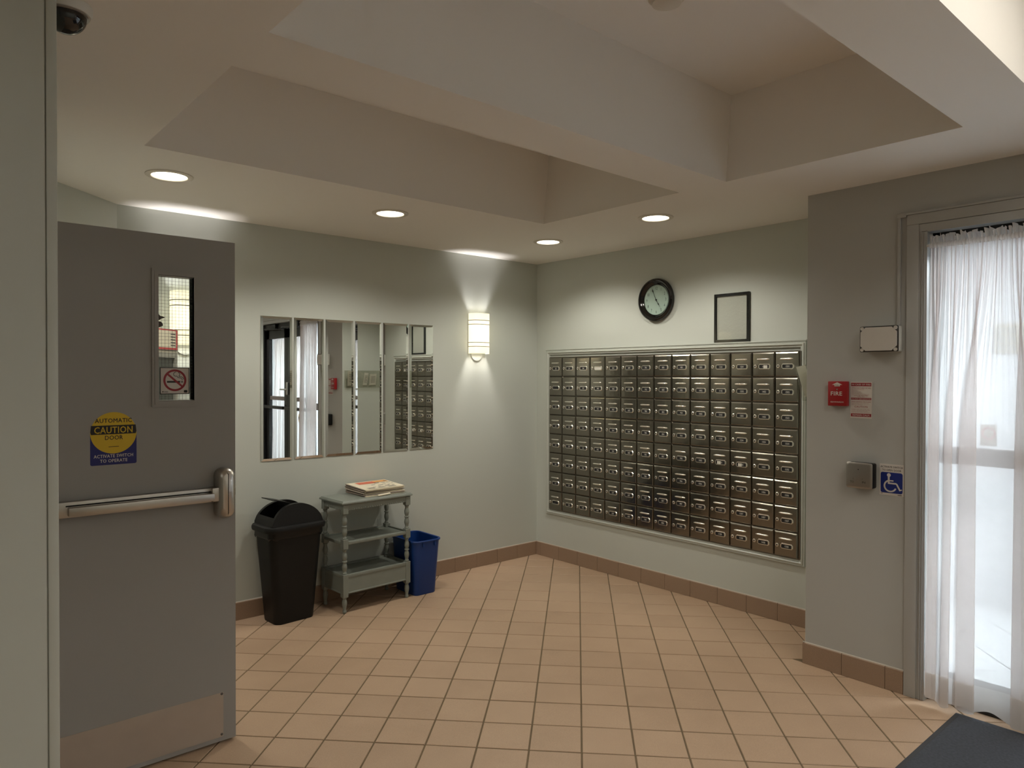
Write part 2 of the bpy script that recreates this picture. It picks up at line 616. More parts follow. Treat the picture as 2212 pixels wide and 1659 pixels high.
W90 = -PI / 2
H = 2.443            # ceiling
XC = -0.504          # face of the entrance wall
YR = -2.60           # return wall
DX, DY = -3.165, 0.0 # where the angled wall meets the mirror wall
DA = math.radians(43.6)

# ================================================================== SETTING
b = MB(); b.box(-3.3, 0.15, 0.0, 0.15, 0, H + 0.55)
struct(b.build('wall_left', M['wall']))
b = MB(); b.box(0.0, 0.15, YR, 0.0, 0, H + 0.55)
struct(b.build('wall_right', M['wall']))
# return wall, facing the mirrors
b = MB(); b.box(XC + 0.0005, -0.0005, YR - 0.12, YR, 0, H)
struct(b.build('wall_return', M['wall']))
# entrance wall with the doorway
YO0, YO1, ZO = -3.085, -5.115, 2.255      # outside of the frame
b = MB()
b.box(XC, XC + 0.16, YO0, YR - 0.002, 0, H)
b.box(XC, XC + 0.16, -6.2, YO1, 0, H)
b.box(XC, XC + 0.16, YO1, YO0, ZO, H)
struct(b.build('wall_entrance', M['wall_entry']))
# angled wall
L = 1.02
ca, sa = math.cos(DA), math.sin(DA)
b = MB()
p0 = (DX, 0.0); p1 = (DX - L * ca, -L * sa)
nx, ny = -sa, ca
b.prism([p0, p1, (p1[0] + nx * 0.12, p1[1] + ny * 0.12), (p0[0] + nx * 0.12, p0[1] + ny * 0.12)], 0, H + 0.5, 'z')
struct(b.build('wall_angled', M['wall']))
# wall that carries the steel door (opening between -1.385 and -2.33)
b = MB()
b.box(-3.95, -3.81, -1.385, -0.60, 0, H)
b.box(-3.95, -3.81, -2.33, -1.385, 2.07, H)
struct(b.build('wall_doorway', M['wall']))
b = MB()
b.box(-3.95, -3.8315, -2.40, -2.33, 0, H)
b.box(-3.8285, -3.806, -2.400, -2.33, 0, H, 0.003)
b.box(-3.833, -3.827, -2.393, -2.335, 0, H)
struct(b.build('trim_1', M['trim']))
# back of the hall and corridor behind the camera
b = MB(); b.box(-6.2, XC + 0.16, -6.32, -6.2, 0, H)
struct(b.build('wall_back', M['wall']))
b = MB(); b.box(-6.32, -6.2, -6.32, -0.55, 0, H)
struct(b.build('wall_corridor', M['wall']))
b = MB(); b.box(-6.2, -3.95, -0.62, -0.50, 0, H)
struct(b.build('wall_corridor_end', M['wall']))

# ceiling with three coffers
CX0, CX1 = -3.32, -1.06
COF = [(-1.19, -2.195), (-2.465, -3.475), (-3.738, -4.745)]
b = MB()
def quad(x0, x1, y0, y1, z):
    b.faces([(x0, y0, z), (x1, y0, z), (x1, y1, z), (x0, y1, z)], [(0, 3, 2, 1)])
quad(-6.3, CX0, -6.3, 0.1, H)
quad(CX1, 0.14, -6.3, 0.1, H)
ys = [0.1]
for a, c in COF:
    ys += [a, c]
ys.append(-6.3)
for i in range(0, len(ys), 2):
    quad(CX0, CX1, ys[i + 1], ys[i], H)
ZT = 2.87
LEAN = 0.045
for a, c in COF:
    p = [(CX0, c), (CX1, c), (CX1, a), (CX0, a)]
    q = [(CX0, c), (CX1 + LEAN, c), (CX1 + LEAN, a), (CX0, a)]
    vs = [(x, y, H) for x, y in p] + [(x, y, ZT) for x, y in q]
    b.faces(vs, [(0, 1, 5, 4), (1, 2, 6, 5), (2, 3, 7, 6), (3, 0, 4, 7), (4, 5, 6, 7)])
b.faces([(-6.3, -6.3, 3.0), (0.14, -6.3, 3.0), (0.14, 0.1, 3.0), (-6.3, 0.1, 3.0)], [(0, 1, 2, 3)])
b.faces([(-6.3, -6.3, H), (0.14, -6.3, H), (0.14, 0.1, H), (-6.3, 0.1, H), (-6.3, -6.3, 3.0), (0.14, -6.3, 3.0), (0.14, 0.1, 3.0), (-6.3, 0.1, 3.0)],
        [(0, 1, 5, 4), (1, 2, 6, 5), (2, 3, 7, 6), (3, 0, 4, 7)])
struct(b.build('ceiling', M['ceiling'], smooth=False))

# floor: grout bed + tiles laid on the angle
floor = struct(MB().box(-6.3, -0.40, -6.3, 0.06, -0.10, -0.0030).box(-0.40, 0.06, YR - 0.05, 0.06, -0.10, -0.0030).build('floor', M['grout']))
PT = 0.2115
TA = math.radians(43.6)
tu = Vector((math.cos(TA), math.sin(TA))); tv = Vector((math.sin(TA), -math.cos(TA)))
T0 = Vector((-1.733, -2.153))
G = 0.0068
def clip(poly, a, c, d):
    out = []
    n = len(poly)
    for i in range(n):
        p, q = poly[i], poly[(i + 1) % n]
        fp, fq = a * p[0] + c * p[1] - d, a * q[0] + c * q[1] - d
        if fp <= 0:
            out.append(p)
        if (fp < 0 < fq) or (fq < 0 < fp):
            t = fp / (fp - fq)
            out.append((p[0] + (q[0] - p[0]) * t, p[1] + (q[1] - p[1]) * t))
    return out
def shrink(poly, k):
    cx = sum(p[0] for p in poly) / len(poly); cy = sum(p[1] for p in poly) / len(poly)
    out = []
    for p in poly:
        d = Vector((p[0] - cx, p[1] - cy))
        l = d.length
        f = max(0.3, (l - k) / l) if l > 1e-6 else 1
        out.append((cx + d.x * f, cy + d.y * f))
    return out
def tile_geo(mb, poly, z0=-0.0065, z1=0.0, ch=0.0016):
    n = len(poly)
    inn = shrink(poly, ch * 1.4)
    vs = [(p[0], p[1], z0) for p in poly] + [(p[0], p[1], z1 - ch) for p in poly] + [(p[0], p[1], z1) for p in inn]
    fs = [tuple(range(2 * n, 3 * n))]
    for j in (0, 1):
        for i in range(n):
            k = (i + 1) % n
            fs.append((j * n + i, j * n + k, (j + 1) * n + k, (j + 1) * n + i))
    mb.faces(vs, fs)
def in_view(x, y, z=0.0, m=1.02):
    d = Vector((x, y, z)) - CAM
    zz = d.dot(fw)
    if zz < 0.3:
        return False
    return abs(d.dot(r2) / zz) < m * 1106 / 1535.77 and abs(d.dot(u2) / zz) < m * 829.5 / 1535.77
hs = PT / 2 - G / 2
cells = []
for i in range(-32, 33):
    for j in range(-32, 33):
        c = T0 + tu * (i + 0.5) * PT + tv * (j + 0.5) * PT
        if c.x < -6.1 or c.y < -6.1 or c.x > 0.2 or c.y > 0.2:
            continue
        poly = [tuple(c + tu * a * hs + tv * e * hs) for a, e in ((-1, -1), (1, -1), (1, 1), (-1, 1))]
        full = list(poly)
        poly = clip(poly, 1, 0, -0.002)
        poly = clip(poly, 0, 1, -0.002) if poly else poly
        if poly:
            # angled wall: keep the room side
            poly = clip(poly, -sa, ca, -sa * DX + 0.0)
        if poly and c.y < YR + 0.02 and c.x > XC - 0.16:
            if c.y < YO0:
                poly = clip(poly, 1, 0, -0.44)
            else:
                poly = clip(poly, 1, 0, XC)
        if len(poly) < 3:
            continue
        ar = abs(sum(poly[k][0] * poly[(k + 1) % len(poly)][1] - poly[(k + 1) % len(poly)][0] * poly[k][1] for k in range(len(poly)))) / 2
        if ar < 3e-4:
            continue
        whole = len(poly) == 4 and all((Vector(p) - Vector(q)).length < 1e-6 for p, q in zip(poly, full))
        cells.append((in_view(c.x, c.y), (c - Vector((CAM.x, CAM.y))).length, c, poly, whole))
cells.sort(key=lambda t: (not t[0], t[1]))
sq = MB()
tile_geo(sq, [tuple(tu * a * hs + tv * e * hs) for a, e in ((-1, -1), (1, -1), (1, 1), (-1, 1))])
sq_me = sq.mesh('floor_tile', M['tile'], False)
rest = MB()
for k, (vis, d, c, poly, whole) in enumerate(cells):
    if k < 300:
        if whole:
            o = obj('floor_tile', sq_me, floor)
            o.location = (c.x, c.y, random.uniform(-0.0005, 0.0004))
            o.rotation_euler = (random.uniform(-.0025, .0025), random.uniform(-.0025, .0025), random.uniform(-.004, .004))
        else:
            t = MB()
            tile_geo(t, [(p[0] - c.x, p[1] - c.y) for p in poly])
            o = t.build('floor_tile', M['tile'], floor, False)
            o.location = (c.x, c.y, random.uniform(-0.0004, 0.0003))
    else:
        tile_geo(rest, poly)
stuff(rest.build('floor_tiles', M['tile'], floor, False))

# tiled baseboards
HB, TB = 0.111, 0.010
def baseboard(name, p, q, joints, flip=1):
    """p -> q along the wall, room side on the right of the direction"""
    root = sempty(name)
    p, q = Vector(p), Vector(q)
    Lw = (q - p).length
    d = (q - p).normalized()
    n = Vector((d.y, -d.x)) * flip
    js = [0.0] + [j for j in joints if 0.004 < j < Lw - 0.004] + [Lw]
    for a, c in zip(js, js[1:]):
        a0, c0 = a + 0.0012, c - 0.0012
        t = MB()
        vs = []
        for s in (a0, c0):
            P = p + d * s
            for off, z in ((0.0005, 0.001), (TB, 0.001), (TB, HB - 0.004), (TB - 0.004, HB), (0.0005, HB)):
                vs.append((P.x + n.x * off, P.y + n.y * off, z))
        t.faces(vs, [(0, 1, 2, 3, 4), (9, 8, 7, 6, 5)] + [(i, i + 5, (i + 1) % 5 + 5, (i + 1) % 5) for i in range(5)])
        t.build('baseboard_tile', M['base_tile'], root, False)
    t = MB()
    vs = []
    for s in (0, Lw):
        P = p + d * s
        for off, z in ((0.0, HB), (TB - 0.0035, HB), (0.0, HB + 0.004)):
            vs.append((P.x + n.x * off, P.y + n.y * off, z))
    t.faces(vs, [(0, 1, 2), (5, 4, 3), (0, 3, 4, 1), (1, 4, 5, 2), (2, 5, 3, 0)])
    t.build('caulk_bead', M['caulk'], root, False)
    return root
baseboard('baseboard_left', (DX, 0), (-TB, 0), [(-2.341 - DX) + PT * k for k in range(-4, 12)])
baseboard('baseboard_right', (0, 0), (0, YR), [0.0634 + PT * k for k in range(0, 13)])
baseboard('baseboard_return', (0 - TB, YR), (XC - TB, YR), [0.2, 0.41], flip=-1 * -1)
baseboard('baseboard_entrance', (XC, YR + TB), (XC, YO0 + 0.002), [0.203, 0.411])
baseboard('baseboard_angled', (DX - 0.9 * ca, -0.9 * sa), (DX - 0.006, -0.006), [0.2 * k for k in range(1, 5)])

# ================================================================== ENTRANCE DOORWAY (frame, black glazed doors, vestibule)
b = MB()
YF0, YF1, ZF = -3.172, -5.03, 2.170       # clear opening
def jamb(y_out, y_in):
    s = 1 if y_out > y_in else -1
    b.box(XC - 0.014, XC + 0.16, y_out, y_out - s * 0.052, 0, ZO - 0.0452, 0.002)
    b.box(XC - 0.006, XC + 0.16, y_out - s * 0.052, y_out - s * 0.062, 0, ZO - 0.0475)
    b.box(XC - 0.010, XC + 0.16, y_out - s * 0.062, y_in, 0, ZF + 0.002, 0.003)
jamb(YO0, YF0)
for yb_ in (-3.1495, -3.1585):
    b.box(XC - 0.014, XC - 0.008, yb_ - 0.0035, yb_, 0, ZF, 0.001, 1)
jamb(YO1, YF1)
b.box(XC - 0.014, XC + 0.16, YO1, YO0, ZO - 0.045, ZO + 0.002, 0.002)
b.box(XC - 0.008, XC + 0.16, YO1, YO0, ZF + 0.004, ZO - 0.047)
b.box(XC - 0.010, XC + 0.16, YF1, YF0, ZF, ZF + 0.006)
struct(b.build('trim_2', M['frame_grey']))

XD = -0.395          # plane of the black door leaves
d2 = sempty('door_2')
b = MB()
b.box(XD - 0.05, XD + 0.05, YF0 - 0.001, YF0 - 0.034, 0.0, ZF)
b.box(XD - 0.05, XD + 0.05, YF1 + 0.001, YF1 + 0.05, 0.0, ZF)
b.box(XD - 0.05, XD + 0.05, YF1, YF0, 2.10, ZF)
b.box(XD - 0.05, XD + 0.05, -3.63, -3.58, 0.0, 2.10)
b.build('frame', M['black_alu'], d2)
b = MB(); b.box(XD - 0.06, XD + 0.07, YF1, YF0, 0.0, 0.018, 0.004)
b.build('threshold', M['black_alu'], d2)
# fixed light behind the curtain
b = MB()
b.box(XD - 0.02, XD + 0.02, -3.58, YF0 - 0.034, 0.018, 0.12)
b.build('bottom_rail', M['black_alu'], d2)
b = MB()
b.box(XD - 0.022, XD + 0.03, -3.58, YF0 - 0.034, 1.10, 1.178, 0.003)
b.build('mid_rail', M['grey_rail'], d2)
b = MB(); b.box(XD + 0.004, XD + 0.010, -3.58, YF0 - 0.034, 0.12, 2.10)
b.build('glass_pane', M['glass'], d2)
for (ya, yb, s) in ((-3.635, -4.29, 1), (-4.30, -4.975, -1)):
    b = MB()
    b.box(XD - 0.022, XD + 0.022, ya, ya - 0.08, 0.02, 2.095)
    b.box(XD - 0.022, XD + 0.022, yb, yb + 0.095, 0.02, 2.095)
    b.box(XD - 0.022, XD + 0.022, yb, ya, 1.985, 2.095)
    b.box(XD - 0.022, XD + 0.022, yb, ya, 0.02, 0.20)
    leaf = b.build('door_leaf', M['black_alu'], d2)
    b = MB(); b.box(XD + 0.004, XD + 0.010, yb + 0.09, ya - 0.08, 0.20, 1.985)
    b.build('glass_pane', M['glass'], leaf)
    b = MB()
    b.box(XD - 0.075, XD - 0.050, yb + 0.02, ya - 0.02, 1.075, 1.115, 0.006)
    b.box(XD - 0.050, XD - 0.020, yb + 0.03, yb + 0.07, 1.08, 1.11)
    b.box(XD - 0.050, XD - 0.020, ya - 0.07, ya - 0.03, 1.08, 1.11)
    b.build('push_bar', M['black_alu'], leaf)
    b = MB()
    b.box(XD - 0.014, XD + 0.014, yb + 0.09, ya - 0.08, 1.185, 1.235)
    b.build('mid_rail', M['grey_rail'], leaf)
    b = MB()
    ym = ya - 0.30 if s > 0 else yb + 0.30
    b.box(XD - 0.085, XD - 0.052, ym - 0.15, ym + 0.15, 2.105, 2.165, 0.006)
    b.tube([(XD - 0.07, ym + 0.10 * s, 2.10), (XD - 0.20, ym - 0.10 * s, 2.09), (XD - 0.05, ym - 0.28 * s, 2.085)], 0.008, 8)
    b.build('door_closer', M['black_alu'], leaf)
b = MB()
b.box(XD - 0.050, XD - 0.022, -4.24, -4.27, 1.26, 1.42, 0.005)
b.tube([(XD - 0.04, -4.255, 1.33), (XD - 0.075, -4.255, 1.33), (XD - 0.078, -4.31, 1.33), (XD - 0.078, -4.38, 1.33)], 0.009, 8)
b.build('lever_handle', M['satin'], d2)

# vestibule beyond the glass
VX = 1.30
b = MB()
b.box(XC + 0.161, VX + 0.12, -2.75, -2.725, 0, 2.6)
struct(b.build('wall_vestibule_left', M['vest_wall']))
b = MB(); b.box(XC + 0.161, VX + 0.12, -5.6, -5.5, 0, 2.6)
struct(b.build('wall_vestibule_right', M['vest_wall']))
b = MB(); b.box(XC + 0.161, VX + 0.12, -5.6, -2.725, 2.50, 2.6)
struct(b.build('ceiling_vestibule', M['vest_wall']))
b = MB()
b.box(VX, VX + 0.10, -3.25, -2.75, 0, 2.50)
b.box(VX, VX + 0.10, -5.50, -3.25, 2.15, 2.50)
b.box(VX, VX + 0.10, -5.50, -3.25, 0, 0.08)
struct(b.build('wall_vestibule_front', M['vest_wall']))
w1 = sempty('window_1')
b = MB()
for y in (-3.25, -4.00, -4.75, -5.50):
    b.box(VX + 0.02, VX + 0.08, y - 0.03, y + 0.03, 0.08, 2.15)
b.box(VX + 0.02, VX + 0.08, -5.5, -3.25, 1.04, 1.11)
b.box(VX + 0.02, VX + 0.08, -5.5, -3.25, 2.09, 2.15)
b.build('window_frame', M['black_alu'], w1)
for y in (-3.28, -4.03, -4.78):
    b = MB(); b.box(VX + 0.045, VX + 0.05, y - 0.69, y, 0.08, 2.09)
    b.build('glass_pane', M['glass'], w1)
fl2 = struct(MB().box(XD + 0.05, VX + 0.12, -5.55, -2.74, -0.1, -0.004).build('floor_vestibule', M['pale_grout']))
pt2 = 0.305
h2 = pt2 / 2 - 0.004
t = MB()
tile_geo(t, [tuple(tu * a * h2 + tv * e * h2) for a, e in ((-1, -1), (1, -1), (1, 1), (-1, 1))])
me2 = t.mesh('paving_tile', M['pale_tile'], False)
for i in range(-12, 13):
    for j in range(-12, 13):
        c = Vector((0.4, -4.0)) + tu * (i + .5) * pt2 + tv * (j + .5) * pt2
        if XD + 0.28 < c.x < VX - 0.05 and -5.3 < c.y < -2.95:
            obj('paving_tile', me2, fl2, (c.x, c.y, 0))
        else:
            poly = [tuple(c + tu * a * h2 + tv * e * h2) for a, e in ((-1, -1), (1, -1), (1, 1), (-1, 1))]
            for q in ((-1, 0, -(XD + 0.072)), (1, 0, VX), (0, 1, -2.751), (0, -1, 5.5)):
                poly = clip(poly, *q) if poly else poly
            if len(poly) > 2:
                tt = MB()
                tile_geo(tt, [(p[0] - c.x, p[1] - c.y) for p in poly])
                tt.build('paving_tile', M['pale_tile'], fl2, False, loc=(c.x, c.y, 0))

# ------------------------------------------------------------------ curtains
def curtain(name, label, xb, y_start, width, z_top, z_bot, folds, hem=0.12, fine=26, amp=0.016, group=None):
    """folds: list of (y_a, y_b) overlaps given as distance from y_start; cloth runs towards -y"""
    root = thing(name, label, 'curtain', (xb, y_start, 0), 0.0, group)
    # path at the bottom: single layers between folds, three layers in each fold
    path = [(0.0, 0.0)]
    for k, (a, c) in enumerate(folds):
        f = 0.016 + 0.004 * (k % 2)
        path += [(a, 0.0), (a + 0.004, -0.006), (c - 0.002, -f), (c, -f + 0.005), (c - 0.006, -f + 0.012), (a + 0.006, -0.004), (a, 0.008), (a + 0.006, 0.014), (c + 0.003, 0.010)]
    path.append((width, 0.0))
    # arc length sampling
    seg = [0.0]
    for p, q in zip(path, path[1:]):
        seg.append(seg[-1] + math.hypot(q[0] - p[0], q[1] - p[1]))
    tot = seg[-1]
    def bot(s):
        d = s * tot
        for i in range(len(path) - 1):
            if d <= seg[i + 1] + 1e-9:
                t = (d - seg[i]) / max(1e-9, seg[i + 1] - seg[i])
                return (path[i][0] + (path[i + 1][0] - path[i][0]) * t, path[i][1] + (path[i + 1][1] - path[i][1]) * t)
        return path[-1]
    N = 340
    ss = [i / N for i in range(N + 1)]
    rnd = random.Random(3)
    ph = [rnd.uniform(-.6, .6) for _ in range(40)]
    def topxy(s, k):
        y = width * s
        a = 2 * PI * (fine * s + 0.35 * math.sin(5 * s + ph[1]))
        return (y + 0.004 * math.sin(2 * a), k * 0.010 * math.sin(a) + k * 0.004 * math.sin(2.7 * a + 1))
    def pos(s, z, lay=0.0):
        u = (z_top - z) / (z_top - z_bot)
        m = min(1.0, max(0.0, (u - 0.01) / 0.45))
        m = m * m * (3 - 2 * m)
        tx, bx = topxy(s, 1.0), bot(s)
        # blend towards the draped folds
        yy = tx[0] * (1 - m) + bx[0] * m
        xx = tx[1] * (1 - m) + bx[1] * m
        xx += amp * 0.5 * u * math.sin(9 * s * PI + 1.2)
        yy += 0.012 * u * math.sin(6 * s * PI + 0.4) * (1 - abs(2 * s - 1))
        return (xx - 0.035 * u * (1 if lay >= 0 else 1) + lay, -yy, z)
    zs = [z_top + (z_bot - z_top) * i / 26 for i in range(27)]
    bm_ = MB()
    def droop(s):
        return 0.012 * math.sin(23 * s) + 0.008 * math.sin(51 * s + 1)
    rows = [[pos(s, z) if i < 26 else (lambda q: (q[0], q[1], q[2] + droop(s)))(pos(s, z)) for s in ss] for i, z in enumerate(zs)]
    bm_.loft(rows, False, False, closed=False)
    bm_.build('fabric', M['sheer'], root, 1.2)
    hb = MB()
    rows = []
    for i in range(6):
        z = z_bot + hem * (1 - i / 5)
        rows.append([(lambda q: (q[0] - 0.0022, q[1], q[2] + droop(s) * i / 5))(pos(s, z)) for s in ss])
    hb.loft(rows, False, False, closed=False)
    hb.build('hem', M['sheer_hem'], root, 1.2)
    rb = MB()
    rows = []
    NR = 640
    for i in range(5):
        u = i / 4
        row = []
        for k in range(NR + 1):
            s = k / NR
            a = 2 * PI * (fine * 1.2 * s + 0.5 * math.sin(7 * s))
            row.append((-0.004 + (0.006 + 0.016 * u) * math.sin(a) + 0.004 * u * math.sin(0.57 * a), -width * s - 0.004 * u * math.sin(1.7 * a),
                        z_top - 0.006 + 0.041 * u + 0.007 * u * math.sin(0.31 * a + 1) + 0.005 * u * math.cos(0.83 * a)))
        rows.append(row)
    rb.loft(rows, False, False, closed=False)
    rb.build('ruffle', M['sheer_hem'], root, 1.2)
    rb = MB()
    rb.tube([(0.0, 0.012, z_top - 0.004), (0.0, -width - 0.01, z_top - 0.004)], 0.006, 8)
    rb.build('rod', M['white'], root)
    rb = MB()
    rows = []
    for i, (z, e) in enumerate(((z_top + 0.004, 0.0), (z_top - 0.008, 0.007), (z_top - 0.02, 0.0))):
        rows.append([(-0.010 - e + 0.004 * math.sin(2 * PI * fine * 1.2 * s / NR), -width * s / NR, z) for s in range(NR + 1)])
    rb.loft(rows, False, False, closed=False)
    rb.build('rod_pocket', M['sheer_hem'], root, 1.2)
    return root

YCU = -3.183
fo = [(0.004, 0.052), (0.068, 0.110), (0.126, 0.196), (0.335, 0.392), (0.408, 0.43)]
curtain('sheer_curtain', 'white sheer floor length curtain with ruffled top hung across the right doorway', -0.515, YCU, 0.44, 2.108, 0.035, fo)
curtain('sheer_curtain', 'sheer curtain on the near black glass door, seen in the two leftmost mirrors', XD + 0.050, -3.72, 0.49, 2.045, 0.10, [(0.05, .11), (.19, .24), (.36, .44)], group='curtains on the black glass doors')
curtain('sheer_curtain', 'sheer curtain on the far black glass door, seen in the leftmost mirror', XD + 0.050, -4.385, 0.52, 2.045, 0.10, [(0.08, .15), (.24, .29), (.38, .46)], group='curtains on the black glass doors')

# ================================================================== STEEL DOOR (open, parallel to the mirror wall)
YD = -1.436
d1 = sempty('door_1')
LX0, LX1, LZ0, LZ1 = -3.334, -3.204, 1.405, 1.885
DXL, DXR, DZ0, DZ1 = -3.90, -3.0415, 0.012, 2.044
b = MB()
b.box(DXL, LX0, YD, YD + 0.044, DZ0, DZ1)
b.box(LX1, DXR, YD, YD + 0.044, DZ0, DZ1)
b.box(LX0, LX1, YD, YD + 0.044, DZ0, LZ0)
b.box(LX0, LX1, YD, YD + 0.044, LZ1, DZ1)
b.build('door_leaf', M['door'], d1, False)
b = MB()
def frame_ring(mb, x0, x1, z0, z1, w_, y0, y1):
    mb.box(x0, x0 + w_, y0, y1, z0, z1)
    mb.box(x1 - w_, x1, y0, y1, z0, z1)
    mb.box(x0 + w_, x1 - w_, y0, y1, z0, z0 + w_)
    mb.box(x0 + w_, x1 - w_, y0, y1, z1 - w_, z1)
frame_ring(b, -3.357, -3.181, 1.380, 1.910, 0.023, YD - 0.007, YD + 0.051)
frame_ring(b, -3.348, -3.190, 1.389, 1.901, 0.014, YD - 0.0095, YD)
b.build('window_frame', M['door'], d1)
b = MB(); b.box(LX0, LX1, YD + 0.018, YD + 0.024, LZ0, LZ1)
b.build('glass_pane', M['glass'], d1)
b = MB()
k = 0.0128
x = LX0 + 0.004
while x < LX1:
    b.box(x - .0004, x + .0004, YD + 0.0168, YD + 0.0176, LZ0, LZ1); x += k
z = LZ0 + 0.003
while z < LZ1:
    b.box(LX0, LX1, YD + 0.0168, YD + 0.0176, z - .0004, z + .0004); z += k
stuff(b.build('wire_mesh', M['ink_grey'], d1, False))
kp = MB().box(-3.72, -3.092, YD - 0.0012, YD, 0.030, 0.2105).build('kick_plate', M['kick'], d1, label='dull metal kick plate along the foot of the door')
for z in (0.205, 0.040):
    MB().lathe([(0.0052, 0), (0.0052, 0.0015), (0.003, 0.003), (0.0, 0.003)], (-3.0985, YD - 0.0012, z), 'y', 12).build('screw', M['ink_grey'], kp)
b = MB()
b.flat([(-3.334, 1.718), (-3.326, 1.714), (-3.317, 1.720), (-3.304, 1.725), (-3.313, 1.730), (-3.321, 1.731), (-3.327, 1.738), (-3.334, 1.736)], YD + 0.0175)
b.flat([(-3.334, 1.679), (-3.328, 1.686), (-3.319, 1.689), (-3.311, 1.694), (-3.313, 1.703), (-3.319, 1.709), (-3.328, 1.710), (-3.334, 1.704)], YD + 0.0175)
stuff(b.build('dark_flecks', M['ink_grey'], d1, False))  # two irregular dark shapes on the glass
# panic bar
pb = MB().box(-3.86, -3.105, YD - 0.030, YD, 0.996, 1.052, 0.003).build('exit_bar', M['satin'], d1, label='brushed metal push bar across the door')
b = MB(); b.box(-3.645, -3.135, YD - 0.0302, YD - 0.026, 1.035, 1.040)
b.build('groove', M['blackmatte'], pb)
b = MB(); b.box(-3.640, -3.142, YD - 0.058, YD - 0.028, 1.004, 1.034, 0.003)
b.build('push_pad', M['satin'], pb)
b = MB()
rings = []
for (yy, e, dz) in ((0.0, 0.0, 0.0), (-0.040, 0.0, 0.0), (-0.056, 0.006, 0.010), (-0.064, 0.016, 0.024)):
    rings.append([(p[0], YD + yy, p[1]) for p in rrect(-3.128 + e, -3.060 - e * 0.7, 0.928 + dz, 1.128 - dz, 0.030 - e * 0.5, 5)])
b.loft(rings, False, True)
b.box(-3.150, -3.115, YD - 0.050, YD, 0.999, 1.054, 0.004)
b.build('end_case', M['satin'], pb)
b = MB(); b.box(-3.0545, -3.0435, YD - 0.006, YD + 0.0, 1.012, 1.038, 0.001)
b.box(-3.0600, -3.0500, YD - 0.010, YD, 1.008, 1.042)
b.build('latch', M['bronze'], pb)
b = MB()
for z in (0.25, 1.05, 1.85):
    b.lathe([(0.007, -0.05), (0.007, 0.05)], (DXL - 0.010, YD + 0.022, z), 'z', 10)
b.build('hinge', M['satin'], d1)

# caution sign on the door
cs = thing('caution_sign', 'round yellow automatic door caution sticker on blue base, stuck on the grey door', 'sign', (-3.4868, YD - 0.0006, 1.264))
b = MB()
b.flat(rrect(-0.0765, 0.0765, -0.093, 0.012, 0.006), 0.0)
b.flat([(0.0765 * math.cos(a), 0.0125 + 0.0765 * math.sin(a)) for a in [PI * i / 24 for i in range(25)]] + [(-0.0765, 0.0), (0.0765, 0.0)], 0.0)
b.build('backing', M['sign_navy'], cs, False)
b = MB(); b.disc(0, 0.0245, -0.0004, 0.0765, 48)
b.build('disc', M['sign_yellow'], cs, False)
b = MB()
hw = 0.0735
b.flat([(-hw, 0.0195), (hw, 0.0195), (hw * 1.035, 0.028), (hw, 0.0525), (-hw, 0.0525), (-hw * 1.035, 0.028)], -0.0007)
b.build('band', M['ink'], cs, False)
b = MB()
b.text('AUTOMATIC', 0.0158, 0, 0.0625, -0.0008, bold=True, fit=0.123)
b.build('lettering', M['ink'], cs, False)
b = MB()
b.text('DOOR', 0.0158, 0, -0.0005, -0.0008, bold=True, fit=0.061)
b.build('lettering', M['ink'], cs, False)
b = MB()
b.box(-0.017, 0.017, -0.0006, -0.0004, -0.0275, -0.0255)
b.build('lettering', M['ink'], cs, False)
b = MB(); b.text('CAUTION', 0.0245, 0, 0.0238, -0.0011, bold=True, fit=0.130)
b.build('lettering', M['sign_yellow'], cs, False, label='yellow CAUTION lettering')
b = MB()
b.text('ACTIVATE SWITCH', 0.0120, 0, -0.0660, -0.0008, bold=True, fit=0.131)
b.build('lettering', M['sign_white'], cs, False)
b = MB()
b.text('TO OPERATE', 0.0120, 0, -0.0835, -0.0008, bold=True, fit=0.091)
b.build('lettering', M['sign_white'], cs, False, label='white lettering')

# no smoking sign inside the door's glass
ns = thing('no_smoking_sign', 'square no smoking sign low on the wired glass of the grey door', 'sign', (-3.2695, YD + 0.0155, 1.480))
MB().box(-0.0545, 0.0545, 0.0, 0.0010, -0.0525, 0.0525).build('border', M['ink'], ns, False)
MB().box(-0.0515, 0.0515, -0.0003, 0.0, -0.0495, 0.0495).build('plate', M['sign_white'], ns, False)
b = MB()
b.box(-0.029, 0.019, -0.0005, -0.0004, -0.0075, -0.0005)
b.box(0.0225, 0.025, -0.0005, -0.0004, -0.0075, -0.0005)
b.box(0.027, 0.0298, -0.0005, -0.0004, -0.0075, -0.0005)
def arc(cx, cz, r, a0, a1, n=14):
    return [(cx + r * math.cos(math.radians(a0 + (a1 - a0) * i / n)), cz + r * math.sin(math.radians(a0 + (a1 - a0) * i / n))) for i in range(n + 1)]
b.build('cigarette', M['ink'], ns, False)
b = MB()
b.stroke(arc(0.003, 0.026, 0.008, 80, 300) + [(0.010, 0.014)] + [(0.018, 0.011)] + arc(0.019, 0.003, 0.008, 85, 0), 0.0022, -0.0005)
b.stroke(arc(0.010, 0.025, 0.0078, 80, -60) + [(0.018, 0.016)] + arc(0.021, 0.005, 0.011, 80, 0), 0.0022, -0.0005)
b.build('smoke', M['ink'], ns, False)
b = MB()
b.box(-0.046, -0.0415, -0.0005, -0.0004, -0.0445, -0.0405)
b.box(-0.040, -0.025, -0.0005, -0.0004, -0.0440, -0.0420)
b.build('lettering', M['ink'], ns, False)
b = MB(); b.prism(rrect(0.033, 0.046, -0.0465, -0.0365, 0.003), -0.0006, -0.0004)
b.build('badge', M['ink'], ns, False)
b = MB()
b.ring(0, 0.002, -0.0008, 0.0345, 0.0425)
b.stroke([(-0.027, 0.0265), (0.027, -0.0225)], 0.0075, -0.0008)
b.build('prohibition_ring', M['sign_red'], ns, False)

